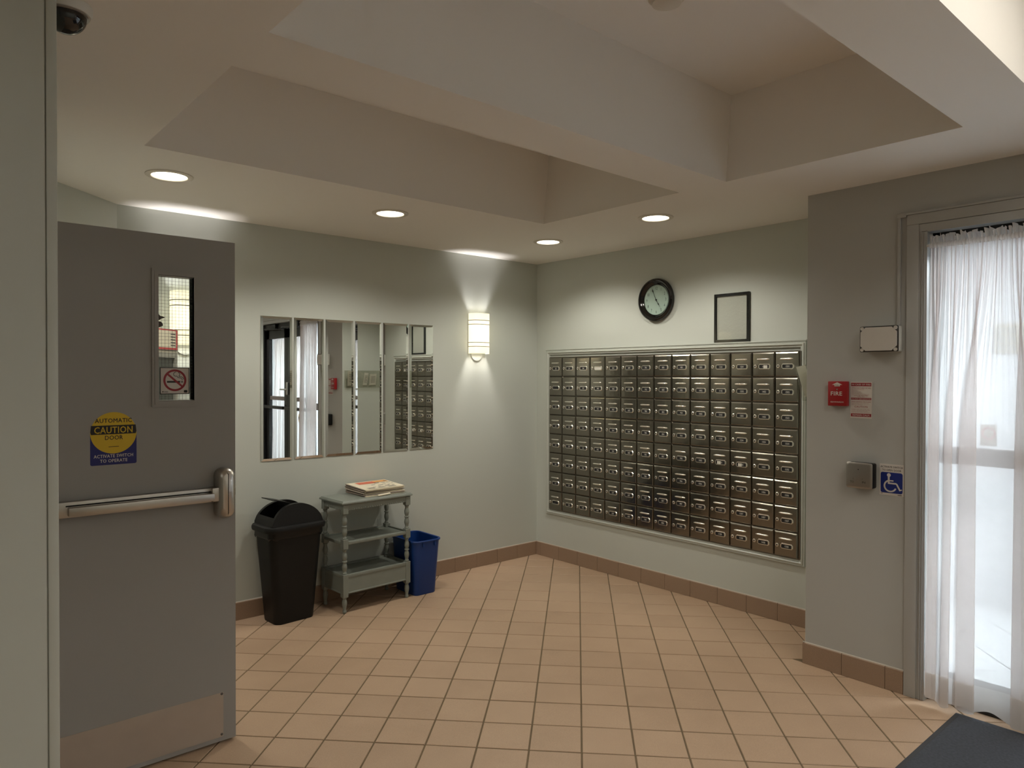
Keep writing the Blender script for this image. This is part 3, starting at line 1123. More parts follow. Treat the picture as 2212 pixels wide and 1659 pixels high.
# directory pedestal glimpsed through the glass
kz = thing('directory_cabinet', 'entry directory cabinet with dark display, seen through the door glass', 'cabinet', (-2.925, -0.262, 0), DA)
# local x runs along the angled wall to the right end (x=0), local -y faces the room
kx = 0.36
MB().box(-kx, 0.0, 0.004, 0.20, 0.0, 1.635, 0.006).build('body', M['beige'], kz)
b = MB(); frame_ring(b, -kx + 0.02, -0.03, 1.18, 1.622, 0.026, -0.014, 0.004)
b.build('bezel', M['bezel'], kz)
MB().box(-kx + 0.046, -0.056, -0.004, 0.0045, 1.206, 1.596).build('display', M['screen'], kz)
nb = thing('notice_board', 'small red bordered notice standing on the directory cabinet behind the door glass', 'sign', (-2.925, -0.262, 1.6355), DA)
MB().box(-kx, 0.0, 0.0, 0.035, 0.0, 0.115, 0.002).build('board', M['bezel'], nb)
MB().box(-kx + 0.002, -0.010, -0.0012, 0.0, 0.004, 0.111).build('border', M['lite_red'], nb, False)
MB().box(-kx + 0.01, -0.024, -0.0022, -0.0012, 0.014, 0.105).build('sheet', M['paper'], nb, False)
b = MB()
for r in range(5):
    b.box(-0.075, -0.032, -0.0027, -0.0022, 0.024 + r * 0.015, 0.030 + r * 0.015)
b.build('print', M['ink_grey'], nb, False)

# ================================================================== MIRRORS
def mirror(i, label):
    xc = -2.2635 + 0.2195 * i - 0.0
    r = thing('mirror_panel', label, 'mirror', (xc, -0.0035, 1.4195), math.radians(-0.52 + 0.05 * (i % 2)), 'mirror panels on the wall')
    hw, hh, bw = 0.1015, 0.457, 0.0150
    b = MB()
    b.box(-hw, hw, -0.0012, 0.0015, -hh, hh)
    b.build('backing', M['mirror_edge'], r, False)
    b = MB()
    o = [(-hw, -hh), (hw, -hh), (hw, hh), (-hw, hh)]
    n = [(-hw + bw, -hh + bw), (hw - bw, -hh + bw), (hw - bw, hh - bw), (-hw + bw, hh - bw)]
    vs = [(p[0], -0.0014, p[1]) for p in o] + [(p[0], -0.0030, p[1]) for p in n]
    b.faces(vs, [(4, 5, 6, 7)] + [(k, (k + 1) % 4, (k + 1) % 4 + 4, k + 4) for k in range(4)])
    b.build('mirror_glass', M['mirror'], r, False)
for i, l in enumerate(('leftmost of the six tall mirror panels, above the black bin',
                       'second tall mirror panel from the left, reflecting the white curtain',
                       'third tall mirror panel from the left, reflecting the red fire alarm',
                       'fourth tall mirror panel from the left, reflecting pale wall and leaflets',
                       'fifth tall mirror panel, second from the right, above the grey table',
                       'rightmost of the six tall mirror panels, reflecting the mailboxes')):
    mirror(i, l)

# ================================================================== SCONCES
def sconce(x, label, wall_y=0.0, rz=0.0, z0=1.676, pos=None):
    r = thing('wall_sconce', label, 'wall light', pos or (x, wall_y, z0), rz, 'half round wall sconces')
    w_, h_, d_ = 0.085, 0.312, 0.086
    MB().box(-0.080, 0.080, -0.012, -0.0005, 0.004, h_ - 0.004, 0.003).build('back_plate', M['satin'], r)
    MB().prism([(0.056 * math.cos(a), -0.060 * math.sin(a) + 0.006) for a in [PI * i / 20 for i in range(21)]], -0.004, -0.0005).build('lower_lip', M['trim'], r)
    b = MB()
    n = 24
    def arcp(k, rr=1.0):
        a = PI * k / n
        e = 0.62
        cx, sy = math.cos(a), math.sin(a)
        return (-w_ * rr * (abs(cx) ** e) * (1 if cx >= 0 else -1), -0.006 - d_ * rr * (sy ** e))
    vs, fs = [], []
    for z in (0.0, h_):
        for rr in (1.0, 0.97):
            for k in range(n + 1):
                q = arcp(k, rr)
                vs.append((q[0], q[1], z))
    m_ = n + 1
    for k in range(n):
        fs += [(k, k + 1, 2 * m_ + k + 1, 2 * m_ + k), (m_ + k + 1, m_ + k, 3 * m_ + k, 3 * m_ + k + 1),
               (k + 1, k, m_ + k, m_ + k + 1), (2 * m_ + k, 2 * m_ + k + 1, 3 * m_ + k + 1, 3 * m_ + k)]
    b.faces(vs, fs)
    b.build('shade', M['opal'], r)
    for z in (0.055, 0.086, 0.226, 0.258):
        b = MB()
        rows = []
        for (rr, zz) in ((1.005, z - 0.0024), (1.024, z - 0.0024), (1.024, z + 0.0024), (1.005, z + 0.0024)):
            rows.append([(arcp(k, rr)[0], arcp(k, rr)[1], zz) for k in range(n + 1)])
        rows.append(rows[0])
        b.loft(rows, False, False, closed=False)
        b.build('band', M['band'], r)
    for (z, p, c, size, ry, dz) in ((0.050, SCONCE_UP, (1.0, 0.955, 0.94), 125, PI, 0.055), (0.235, SCONCE_DOWN, (1.0, 0.93, 0.86), 120, 0.0, -0.030)):
        MB().lathe([(0.008, -0.02), (0.012, -0.012), (0.012, 0.012), (0.0, 0.02)], (0, -0.045, z), 'z', 10).build('bulb', M['card'], r)
        ld = bpy.data.lights.new('sconce_bulb', 'SPOT')
        ld.energy = p
        ld.color = c
        ld.spot_size = math.radians(size)
        ld.spot_blend = 1.0
        ld.shadow_soft_size = 0.045
        lo = bpy.data.objects.new('sconce_bulb', ld)
        COL.objects.link(lo)
        lo.parent = r
        lo.rotation_euler = (ry, 0, 0)
        lo.location = (0, -0.047, z + dz)
        lc = bpy.data.lights.new('sconce_core', 'POINT')
        lc.energy = SCONCE_CORE
        lc.color = (1.0, 0.94, 0.80)
        lc.shadow_soft_size = 0.02
        lo = bpy.data.objects.new('sconce_core', lc)
        COL.objects.link(lo)
        lo.parent = r
        lo.location = (0, -0.040, 0.118 if z < 0.1 else 0.195)
    return r
sconce(-0.648, 'glowing half round wall sconce between the mirrors and the room corner')
sconce(-2.812, 'glowing half round sconce partly seen through the grey door\'s wired glass')

# ================================================================== DOWNLIGHTS
def downlight(x, y, label, r0=0.104, power=None):
    r = thing('recessed_downlight', label, 'ceiling light', (x, y, H), 0, 'recessed downlights in the ceiling')
    b = MB()
    b.lathe([(r0, -0.0002), (r0, -0.004), (r0 - 0.006, -0.0065), (0.080, -0.0065), (0.077, -0.003), (0.077, -0.0002)], (0, 0, 0), 'z', 48)
    b.build('trim_ring', M['trim_ring'], r)
    b = MB()
    b.lathe([(0.0765, -0.003), (0.06, -0.0062), (0.0, -0.0085)], (0, 0, 0), 'z', 40)
    b.build('lens', M['lens'], r)
    ld = bpy.data.lights.new('downlight_lamp', 'SPOT')
    ld.energy = power or DOWN_SPOT
    ld.color = (1.0, 0.955, 0.835)
    ld.spot_size = math.radians(148)
    ld.spot_blend = 0.55
    ld.shadow_soft_size = 0.06
    lo = bpy.data.objects.new('downlight_lamp', ld)
    COL.objects.link(lo)
    lo.parent = r
    lo.location = (0, 0, -0.012)
downlight(-3.113, -0.790, 'large recessed downlight in the ceiling above the grey door')
downlight(-1.925, -0.812, 'recessed downlight in the ceiling above the mirror panels')
downlight(-0.638, -0.794, 'recessed downlight in the ceiling nearest the room corner')
downlight(-0.687, -1.760, 'recessed downlight in the ceiling above the wall clock')
downlight(-1.05, -5.30, 'added fill downlight of the hall ceiling behind, nearest the glazed doors', power=HALL_FILL_SPOT)  # unseen hall downlights, added so floor bounce lifts coffers and door
downlight(-2.30, -5.40, 'added fill downlight in the middle of the hall ceiling behind', power=HALL_FILL_SPOT)
downlight(-3.55, -5.30, 'added fill downlight of the hall ceiling behind, nearest the corridor', power=HALL_FILL_SPOT)

# lamp inside the third coffer and added fill panels for corridor, hall and vestibule
def panel_lamp(x, y, z, sx, sy, mt, label):
    r = thing('ceiling_lamp', label, 'ceiling light', (x, y, z))
    b = MB()
    frame_box = [(-sx - .02, sx + .02, -sy - .02, -sy), (-sx - .02, sx + .02, sy, sy + .02), (-sx - .02, -sx, -sy, sy), (sx, sx + .02, -sy, sy)]
    for q in frame_box:
        b.box(*q, -0.05, -0.001)
    b.build('housing', M['white'], r)
    MB().box(-sx, sx, -sy, sy, -0.04, -0.002).build('lens', mt, r)
panel_lamp(-2.0, -4.28, ZT, 0.60, 0.15, M['coffer_lens'], 'fluorescent lamp up inside the bright coffer at the top right')
panel_lamp(-5.0, -3.4, H, 0.55, 1.2, M['corridor_fill'], 'long added fill light panel on the corridor ceiling behind the camera')
panel_lamp(-2.3, -5.5, H, 1.1, 0.5, M['hall_fill'], 'added fill light panel on the hall ceiling beyond the bright coffer')
panel_lamp(0.45, -4.2, 2.50, 0.6, 0.5, M['vest_fill'], 'added vestibule light panel standing in for daylight beyond the glazed doors')

# smoke detector and dome camera
sd = thing('smoke_detector', 'round smoke detector on the recessed coffer ceiling at the top edge', 'smoke detector', (-2.012, -2.822, ZT))
MB().lathe([(0.072, -0.0005), (0.072, -0.012), (0.066, -0.020), (0.0, -0.020)], (0, 0, 0), 'z', 32).build('base', M['trim_ring'], sd)
MB().lathe([(0.056, -0.020), (0.052, -0.038), (0.034, -0.046), (0.0, -0.047)], (0, 0, 0), 'z', 32).build('cover', M['trim_ring'], sd)
dc = thing('security_camera', 'black dome security camera on the ceiling at the top left corner', 'camera', (-3.766, -2.266, H))
MB().lathe([(0.060, -0.0005), (0.060, -0.014), (0.055, -0.024), (0.0, -0.024)], (0, 0, 0), 'z', 32).build('base', M['white'], dc)
MB().lathe([(0.050, -0.024), (0.0515, -0.029), (0.047, -0.029)], (0, 0, 0), 'z', 32).build('ring', M['satin'], dc)
MB().lathe([(0.047 * math.cos(a), -0.027 - 0.046 * math.sin(a)) for a in [PI / 2 * i / 10 for i in range(11)]], (0, 0, 0), 'z', 32).build('dome', M['dome_black'], dc)

# ================================================================== MAILBOXES
YB0, YB1, ZB0, ZB1 = -0.172, -2.312, 0.408, 1.656
bank = thing('mailbox_bank', 'bank of stainless steel mailboxes, fourteen columns by eight rows, set in the right wall', 'mailboxes', (0, YB0, ZB0), W90)
BW, BH = YB0 - YB1, ZB1 - ZB0
PCX, PCZ = BW / 14, BH / 8
MB().box(-0.004, BW + 0.004, -0.012, -0.001, -0.004, BH + 0.004).build('body', M['steel_dark'], bank, False)
MB().box(BW + 0.005, BW + 0.012, -0.018, -0.001, 0.0, BH).build('side_strip', M['steel_dark'], bank, False)
hw, hz = PCX / 2 - 0.0016, PCZ / 2 - 0.0014
b = MB()
lev = [(0.0, -0.0125), (0.0, -0.0175), (0.0030, -0.0225), (0.0072, -0.0253)]
rings = []
for e, y in lev:
    rings.append([(-hw + e, y, -hz + e), (hw - e, y, -hz + e), (hw - e, y, hz - e * 1.5), (-hw + e, y, hz - e * 1.5)])
# gently crowned face
rings.append([(-hw + 0.018, -0.0262, -hz + 0.018), (hw - 0.018, -0.0262, -hz + 0.018), (hw - 0.018, -0.0262, hz - 0.026), (-hw + 0.018, -0.0262, hz - 0.026)])
b.loft(rings, True, True)
door_me = b.mesh('mailbox_door', M['steel'], 0.35)
YFc = -0.0262
b = MB()
n = 12
rows = []
for k in range(n + 1):
    u = -1 + 2 * k / n
    rr = 0.0056 * (1 - abs(u) ** 6) + 0.0010
    x = 0.0450 * u
    rows.append([(x, YFc - 1.5 * rr * math.sin(a), 0.0315 + rr * math.cos(a)) for a in [PI * j / 6 for j in range(7)]])
b.loft(rows, False, False, closed=False)
slot_me = b.mesh('slot_hood', M['chrome'], 0.9)
def hexr(w_, h_, c):
    return [(-w_ + c, -h_), (w_ - c, -h_), (w_, -h_ + c), (w_, h_ - c), (w_ - c, h_), (-w_ + c, h_), (-w_, h_ - c), (-w_, -h_ + c)]
def plate_frame(x0, z0):
    b = MB()
    A, B_, C_ = hexr(0.0410, 0.0180, 0.010), hexr(0.0375, 0.0150, 0.008), hexr(0.0330, 0.0115, 0.004)
    rings = [[(x0 + p[0], YFc, z0 + p[1]) for p in A], [(x0 + p[0], YFc - 0.004, z0 + p[1]) for p in B_],
             [(x0 + p[0], YFc - 0.004, z0 + p[1]) for p in C_], [(x0 + p[0], YFc - 0.0012, z0 + p[1]) for p in C_]]
    b.loft(rings, False, False)
    return b
PX, PZ = 0.0085, -0.0135
plate_me = plate_frame(PX, PZ).mesh('plate_frame', M['chrome'], 0.5)
b = MB(); b.box(PX - 0.033, PX + 0.033, YFc - 0.0012, YFc - 0.0002, PZ - 0.0115, PZ + 0.0115)
card_me = b.mesh('number_plate', M['ink'], False)
card_w = card_me.copy(); card_w.materials.clear(); card_w.materials.append(M['card'])
b = MB(); b.lathe([(0.0110, 0), (0.0110, 0.004), (0.0090, 0.0055), (0.0, 0.0055)], (-0.0520, YFc, PZ + 0.001), 'y', 18)
lock_me = b.mesh('lock', M['chrome'], 0.6)
b = MB(); b.lathe([(0.0056, 0.0050), (0.0056, 0.0060), (0.0, 0.0060)], (-0.0520, YFc, PZ + 0.001), 'y', 14)
key_me = b.mesh('keyway', M['ink_grey'], False)
floors = [1, 2, 3, 4, 5, 6, 7, 8, 9, 10, 11, 12, 14, 15]
for c, fl in enumerate(floors):
    for r in range(8):
        o = obj('mailbox_door', door_me, bank, ((c + 0.5) * PCX, random.uniform(-0.0008, 0.0004), BH - (r + 0.5) * PCZ))
        o.rotation_euler = (random.uniform(-.010, .010), 0, random.uniform(-.007, .007))
        obj('slot_hood', slot_me, o)
        obj('plate_frame', plate_me, o)
        obj('lock', lock_me, o)
        obj('keyway', key_me, o)
        white = (c, r) == (3, 0)
        obj('number_plate', card_w if white else card_me, o)
        if white or (c, r) in ((0, 1), (0, 7)):
            continue
        b = MB()
        b.text(str(fl * 100 + r + 1), 0.0120, PX, PZ - 0.006, YFc - 0.0016, sx=0.82)
        b.build('number', M['digit'], o, False)
        if (c, r) in ((12, 0), (10, 4), (11, 4)):
            x0 = PX - 0.024 if r else PX - 0.005
            MB().box(x0, x0 + 0.026, YFc - 0.0022, YFc - 0.0017, PZ - 0.011, PZ + 0.008).build('paper_slip', M['card'], o, False)
# picture moulding round the bank
b = MB()
YT0, YT1, ZT0, ZT1 = -0.127, -2.352, 0.366, 1.714
prof = [(0.0, -0.0005), (0.0, -0.012), (0.003, -0.016), (0.008, -0.014), (0.010, -0.014), (0.013, -0.019), (0.020, -0.021), (0.024, -0.017), (0.028, -0.013), (0.034, -0.012), (0.037, -0.008), (0.037, -0.0005)]
x0, x1, z0, z1 = 0.0, YT0 - YT1, 0.0, ZT1 - ZT0
rings = []
for (e, y) in prof:
    rings.append([(x0 + e, y, z0 + e), (x1 - e, y, z0 + e), (x1 - e, y, z1 - e), (x0 + e, y, z1 - e)])
b.loft(rings, False, False)
o = struct(b.build('trim_3', M['trim'], None, 0.4))
o.location = (0, YT0, ZT0)
o.rotation_euler = (0, 0, W90)
# ledge on top of the moulding
b = MB(); b.box(-0.004, x1 + 0.004, -0.018, -0.0005, 0.0005, 0.010, 0.002)
o = struct(b.build('trim_4', M['trim'], None))
o.location = (0, YT0, ZT1)
o.rotation_euler = (0, 0, W90)

# ================================================================== CLOCK
ck = thing('wall_clock', 'round black wall clock with pale face above the mailboxes', 'clock', (0, -1.252, 2.045), W90)
R = 0.153
MB().lathe([(R - 0.01, 0.0005), (R, 0.012), (R - 0.004, 0.030), (R - 0.014, 0.038), (R - 0.022, 0.034), (R - 0.026, 0.036), (R - 0.034, 0.030), (R - 0.040, 0.022), (0.106, 0.017), (0.106, 0.0005)], (0, 0, 0), 'y', 64).build('rim', M['gloss_black'], ck)
MB().lathe([(0.107, 0.002), (0.107, 0.013), (0.0, 0.013)], (0, 0, 0), 'y', 48).build('face', M['clock_face'], ck)
b = MB()
for i in range(1, 13):
    a = PI / 2 - 2 * PI * i / 12
    rr = 0.083
    b.text(str(i), 0.0215, rr * math.cos(a), rr * math.sin(a) - 0.0108, -0.0135, sx=0.72)
b.build('numerals', M['ink'], ck, False)
b = MB()
for i in range(60):
    a = 2 * PI * i / 60
    b.stroke([(0.098 * math.cos(a), 0.098 * math.sin(a)), (0.1015 * math.cos(a), 0.1015 * math.sin(a))], 0.0012, -0.0135)
stuff(b.build('minute_track', M['ink_grey'], ck, False))
def hand(name, ang, ln, y, spade):
    a = PI / 2 - math.radians(ang)
    dx, dz = math.cos(a), math.sin(a)
    nx_, nz_ = -dz, dx
    P = lambda t, s: (dx * t + nx_ * s, dz * t + nz_ * s)
    q = [P(-0.016, 0.0016), P(-0.016, -0.0016), P(spade - 0.012, -0.0012), P(spade, -0.005), P(spade + 0.012, -0.0010), P(ln, -0.0004), P(ln, 0.0004), P(spade + 0.012, 0.0010), P(spade, 0.005), P(spade - 0.012, 0.0012)]
    MB().prism(q, y - 0.0008, y).build(name, M['ink'], ck, False)
hand('minute_hand', 336, 0.094, -0.0160, 0.070)
hand('hour_hand', 148, 0.064, -0.0145, 0.036)
MB().lathe([(0.006, 0.013), (0.006, 0.018), (0, 0.018)], (0, 0, 0), 'y', 16).build('hub', M['ink'], ck)
MB().lathe([(0.110, 0.0195), (0.0, 0.0195)], (0, 0, 0), 'y', 40).build('glass_pane', M['glass'], ck)

# ================================================================== EMPTY FRAME
ef = thing('picture_frame', 'thin black picture frame with blank wavy sheet, standing on the mailbox moulding', 'picture frame', (0, -1.852, 1.7245), W90)
fw2, fh2 = 0.1265, 0.317
b = MB()
frame_ring(b, -fw2, fw2, 0, fh2, 0.017, -0.016, -0.0006)
b.build('frame', M['gloss_black'], ef)
MB().box(-fw2 + 0.016, fw2 - 0.016, -0.006, -0.001, 0.016, fh2 - 0.016).build('backing_sheet', M['frame_paper'], ef, False)
MB().box(-fw2 + 0.016, fw2 - 0.016, -0.0085, -0.0075, 0.016, fh2 - 0.016).build('glass_pane', M['glass'], ef, False)

# ================================================================== BROCHURE HOLDER on the return wall (faces the mirrors: +y)
bh = thing('leaflet_holder', 'clear acrylic leaflet holder on the return wall beside the mailboxes', 'leaflet holder', (-0.255, YR, 1.375), PI)
# local: faces -y -> world +y ; local x -> world -x
b = MB()
w_, h_, dp = 0.225, 0.185, 0.080
vs = []
b.box(-w_, w_, -0.0035, -0.0006, 0, h_)
b.prism([(-w_, 0.0), (w_, 0.0), (w_ + 0.0, 0.003), (-w_, 0.003)], -0.035, -0.0006)
def sheet(p, th=0.003):
    b.faces([(q[0], q[1], q[2]) for q in p] + [(q[0], q[1] + th, q[2]) for q in p], [(0, 1, 2, 3), (7, 6, 5, 4), (0, 4, 5, 1), (1, 5, 6, 2), (2, 6, 7, 3), (3, 7, 4, 0)])
sheet([(-w_, -0.035, 0), (w_, -0.035, 0), (w_, -dp, h_), (-w_, -dp, h_)])
for sx in (-w_, w_ - 0.003):
    b.faces([(sx, -0.0006, 0), (sx, -0.035, 0), (sx, -dp, h_), (sx, -0.0006, h_), (sx + 0.003, -0.0006, 0), (sx + 0.003, -0.035, 0), (sx + 0.003, -dp, h_), (sx + 0.003, -0.0006, h_)],
            [(0, 1, 2, 3), (7, 6, 5, 4), (0, 4, 5, 1), (1, 5, 6, 2), (2, 6, 7, 3), (3, 7, 4, 0)])
b.build('pocket', M['acrylic'], bh, False)
def leaflet(x, wd, hgt, tilt, label, yy, yt, m='card'):
    r = thing('leaflet', label, 'leaflet', (-0.255 - x, YR, 1.380), PI, 'leaflets in the acrylic holder')
    b = MB()
    ct, st = math.cos(tilt), math.sin(tilt)
    P = lambda u, v: (u * ct - v * st, yy + (yt - yy) * v / hgt, u * st + v * ct + 0.02)
    p = [P(-wd / 2, 0), P(wd / 2, 0), P(wd / 2, hgt), P(-wd / 2, hgt)]
    b.faces([q for q in p] + [(q[0], q[1] + 0.001, q[2]) for q in p], [(0, 1, 2, 3), (7, 6, 5, 4), (0, 4, 5, 1), (1, 5, 6, 2), (2, 6, 7, 3), (3, 7, 4, 0)])
    b.build('sheet', M[m], r, False)
    b = MB()
    for k in range(5):
        v0 = hgt * (0.25 + 0.12 * k)
        q = [P(-wd * .36, v0), P(wd * .3, v0), P(wd * .3, v0 + 0.004), P(-wd * .36, v0 + 0.004)]
        b.faces([(a[0], a[1] - 0.0006, a[2]) for a in q], [(0, 1, 2, 3)])
    b.build('print', M['ink_grey'], r, False)
leaflet(-0.02, 0.050, 0.135, 0.06, 'narrow white leaflet tilted in the clear holder, seen in the fourth mirror', -0.012, -0.040)
leaflet(-0.115, 0.082, 0.125, -0.04, 'wider white leaflet in the clear holder, seen in the fourth mirror', -0.012, -0.040)
leaflet(0.155, 0.100, 0.160, -0.12, 'pale sheet jutting from the holder past the right edge of the mailboxes', -0.030, -0.072, 'thin_paper')

# ================================================================== ENTRANCE WALL FITTINGS
jb = thing('junction_box', 'white junction box with clipped corner cover on the grey entrance wall', 'electrical box', (XC, -2.982, 1.621), W90)
MB().box(-0.084, 0.084, -0.055, -0.0005, 0.0, 0.122, 0.006).build('body', M['white'], jb)
MB().box(-0.0875, 0.0875, -0.063, -0.0552, -0.0005, 0.1225, 0.006).build('gasket', M['gasket'], jb)
b = MB()
c = 0.023
o8 = [(-0.082 + c, 0.005), (0.082 - c, 0.005), (0.082, 0.005 + c), (0.082, 0.117 - c), (0.082 - c, 0.117), (-0.082 + c, 0.117), (-0.082, 0.117 - c), (-0.082, 0.005 + c)]
b.prism(o8, -0.0690, -0.0632)
b.build('cover', M['offwhite'], jb, 0.3)
for sx in (-1, 1):
    for z in (0.010, 0.112):
        MB().lathe([(0.0085, 0), (0.0085, 0.0035), (0.003, 0.0035), (0.0, 0.0015)], (sx * 0.076, -0.0632, z), 'y', 14).build('screw', M['offwhite'], jb)
rw = thing('cable_raceway', 'slim painted cable raceway rising from the junction box and along the doorway frame', 'cable cover', (XC, -3.052, 1.745), W90)
MB().box(-0.0065, 0.0065, -0.017, -0.0005, 0.0, 0.505, 0.002).build('riser', M['frame_grey'], rw)
MB().box(-0.008, 0.030, -0.018, -0.0005, 0.505, 0.525, 0.002).build('elbow', M['frame_grey'], rw)
MB().box(0.030, 2.06, -0.017, -0.0005, 0.513, 0.524, 0.002).build('run', M['frame_grey'], rw)

pf = thing('fire_pull_station', 'red manual fire alarm pull station on the entrance wall', 'fire alarm', (XC, -2.772, 1.355), W90)
MB().box(-0.048, 0.048, -0.030, -0.0005, 0.0, 0.124, 0.004).build('body', M['red'], pf)
b = MB()
b.text('FIRE', 0.0205, -0.004, 0.053, -0.0308, bold=True, fit=0.060)
b.build('lettering', M['sign_white'], pf, False)
b = MB()
b.text('EDWARDS', 0.0068, 0.0, 0.017, -0.0308, bold=True, fit=0.066)
b.build('lettering', M['sign_white'], pf, False)
b = MB()
b.flat([(0.0, 0.1195), (0.026, 0.106), (0.014, 0.106), (0.014, 0.0985), (-0.014, 0.0985), (-0.014, 0.106), (-0.026, 0.106)], -0.0306)
b.build('arrow', M['sign_white'], pf, False, label='white arrow pointing up')
MB().text('PULL', 0.0072, 0, 0.1005, -0.0309, bold=True, fit=0.023).build('lettering', M['ink_grey'], pf, False)
MB().lathe([(0.0035, 0.0), (0.0035, 0.0025), (0, 0.0025)], (0, -0.030, 0.083), 'y', 12).build('screw', M['satin'], pf)

fs_ = thing('fire_instruction_sign', 'white and red fire instruction notice right of the red pull station', 'sign', (XC, -2.877, 1.2965), W90)
fwid, fhei = 0.0515, 0.180
MB().box(-fwid, fwid, -0.0016, -0.0004, 0, fhei).build('plate', M['sign_white'], fs_, False)
b = MB()
yy = -0.0019
for (z0, z1) in ((0.1585, 0.1755), (0.0915, 0.1015), (0.0085, 0.0235)):
    b.flat([(-fwid + 0.003, z0), (fwid - 0.003, z0), (fwid - 0.003, z1), (-fwid + 0.003, z1)], yy)
b.build('band', M['sign_red'], fs_, False)
b = MB()
b.text('IN CASE OF FIRE', 0.0078, 0, 0.1632, yy - .0003, bold=True, fit=0.091)
b.text('DO NOT USE ELEVATOR', 0.0050, 0, 0.0940, yy - .0003, bold=True, fit=0.092)
b.text('REMAIN CALM', 0.0082, 0, 0.0120, yy - .0003, bold=True, fit=0.082)
b.build('lettering', M['sign_white'], fs_, False, label='white lettering on the red bands')
b = MB()
b.text('UPON DISCOVERY OF FIRE', 0.0045, 0, 0.1475, yy, bold=True, fit=0.093)
b.text('UPON HEARING FIRE ALARM', 0.0045, 0, 0.0790, yy, bold=True, fit=0.094)
b.text('CAUTION', 0.0080, 0, 0.0535, yy, bold=True, fit=0.064)
for s, z, f in (('Leave the fire area immediately', 0.1405, 0.060), ('Close doors', 0.1345, 0.028), ('Sound the fire alarm', 0.1290, 0.044),
                ('Call the fire department', 0.1235, 0.049), ('Leave the building by the nearest exit', 0.1175, 0.082),
                ('Leave the building by the nearest exit', 0.0715, 0.082), ('Close doors behind you', 0.0655, 0.053),
                ('If smoke is heavy in the corridor it may', 0.0440, 0.085), ('be safer to stay in your area. Close door', 0.0388, 0.089),
                ('and place a wet towel at base of door.', 0.0336, 0.078), ('If you encounter smoke in stairway use', 0.0284, 0.087)):
    b.text(s, 0.0034, -fwid + 0.006, z, yy, align='L', fit=f)
b.text('Call the FIRE DEPARTMENT', 0.0042, 0, 0.1100, yy, bold=True, fit=0.070)
b.text('DIAL 911', 0.0042, 0, 0.1040, yy, bold=True, fit=0.034)
b.build('lettering', M['sign_red'], fs_, False)

sw = thing('door_switch', 'square steel push plate switch on black box, left of the wheelchair sign', 'switch', (XC, -2.892, 0.957), W90)
MB().box(-0.0625, 0.0625, -0.051, -0.0005, 0.003, 0.125, 0.008).build('box', M['black'], sw)
b = MB()
rings = []
for (e, y) in ((0.0, -0.0512), (0.0, -0.0535), (0.004, -0.0572), (0.010, -0.0585)):
    rings.append([(p[0], y, p[1]) for p in rrect(-0.062 + e, 0.062 - e, 0.001 + e, 0.127 - e, 0.010, 4)])
b.loft(rings, True, True)
b.build('push_plate', M['plate'], sw, 0.5)
b = MB()
b.text('TO', 0.0105, -0.032, 0.0265, -0.0589, fit=0.018)
b.text('IN', 0.0105, 0.024, 0.0285, -0.0589, fit=0.018)
b.disc(-0.002, 0.094, -0.0589, 0.003, 12)
b.box(-0.027, -0.0255, -0.0589, -0.0587, 0.044, 0.050)
b.box(0.016, 0.0175, -0.0589, -0.0587, 0.047, 0.051)
b.build('lettering', M['ink'], sw, False)

wc = thing('accessible_sign', 'blue and white wheelchair sign beside the steel door switch', 'sign', (XC, -3.0215, 0.9335), W90)
MB().box(-0.0545, 0.0545, -0.0014, -0.0004, 0, 0.150).build('plate', M['sign_white'], wc, False)
MB().prism(rrect(-0.0495, 0.0495, 0.0115, 0.1105, 0.009), -0.0018, -0.0014).build('panel', M['sign_blue'], wc, False)
b = MB()
b.text('ACTIVATE SWITCH', 0.0092, 0, 0.1320, -0.0018, bold=True, fit=0.101)
b.text('TO OPEN DOOR', 0.0092, 0, 0.1165, -0.0018, bold=True, fit=0.086)
b.box(-0.048, -0.040, -0.0017, -0.0015, 0.0065, 0.0085)
b.box(0.028, 0.046, -0.0017, -0.0015, 0.0035, 0.0065)
b.build('lettering', M['ink'], wc, False)
b = MB()
yy = -0.0022
b.disc(-0.012, 0.0975, yy, 0.0088, 24)
b.stroke([(-0.0125, 0.092), (-0.0125, 0.0585)], 0.0085, yy)
b.stroke([(-0.0125, 0.071), (0.009, 0.071)], 0.0060, yy)
b.stroke([(-0.0165, 0.0585), (0.0225, 0.0585), (0.0385, 0.0275)], 0.0072, yy)
b.stroke([(0.0355, 0.0275), (0.0470, 0.0325)], 0.0050, yy)
b.ring(-0.0055, 0.0455, yy, 0.0225, 0.0300, 32, math.radians(112), math.radians(338))
b.build('wheelchair_symbol', M['sign_white'], wc, False, label='white wheelchair figure')

# ================================================================== BLACK BIN
tb = thing('trash_can', 'black swing lid trash can against the mirror wall', 'bin', (-2.252, -0.160, 0), math.radians(4.0))
def rring(wx, wy, z, r, dx=0.0, dy=0.0, seg=6):
    return [(p[0] + dx, p[1] + dy, z) for p in rrect(-wx / 2, wx / 2, -wy / 2, wy / 2, r, seg)]
b = MB()
b.loft([rring(0.255, 0.185, 0.0, 0.04), rring(0.262, 0.192, 0.012, 0.045), rring(0.345, 0.240, 0.530, 0.05), rring(0.352, 0.244, 0.555, 0.05), rring(0.338, 0.232, 0.555, 0.05), rring(0.250, 0.18, 0.02, 0.04)], True, True)
b.build('body', M['black'], tb)
b = MB()
b.loft([rring(0.350, 0.246, 0.520, 0.05), rring(0.361, 0.256, 0.532, 0.05), rring(0.357, 0.252, 0.560, 0.05), rring(0.362, 0.256, 0.566, 0.05)], False, False)
rb_ = random.Random(5)
for v in b.bm.verts:
    v.co.z += rb_.uniform(-0.008, 0.006); v.co.x *= 1 + rb_.uniform(0, .012); v.co.y *= 1 + rb_.uniform(0, .02)
b.build('bin_liner', M['bag'], tb)
b = MB()
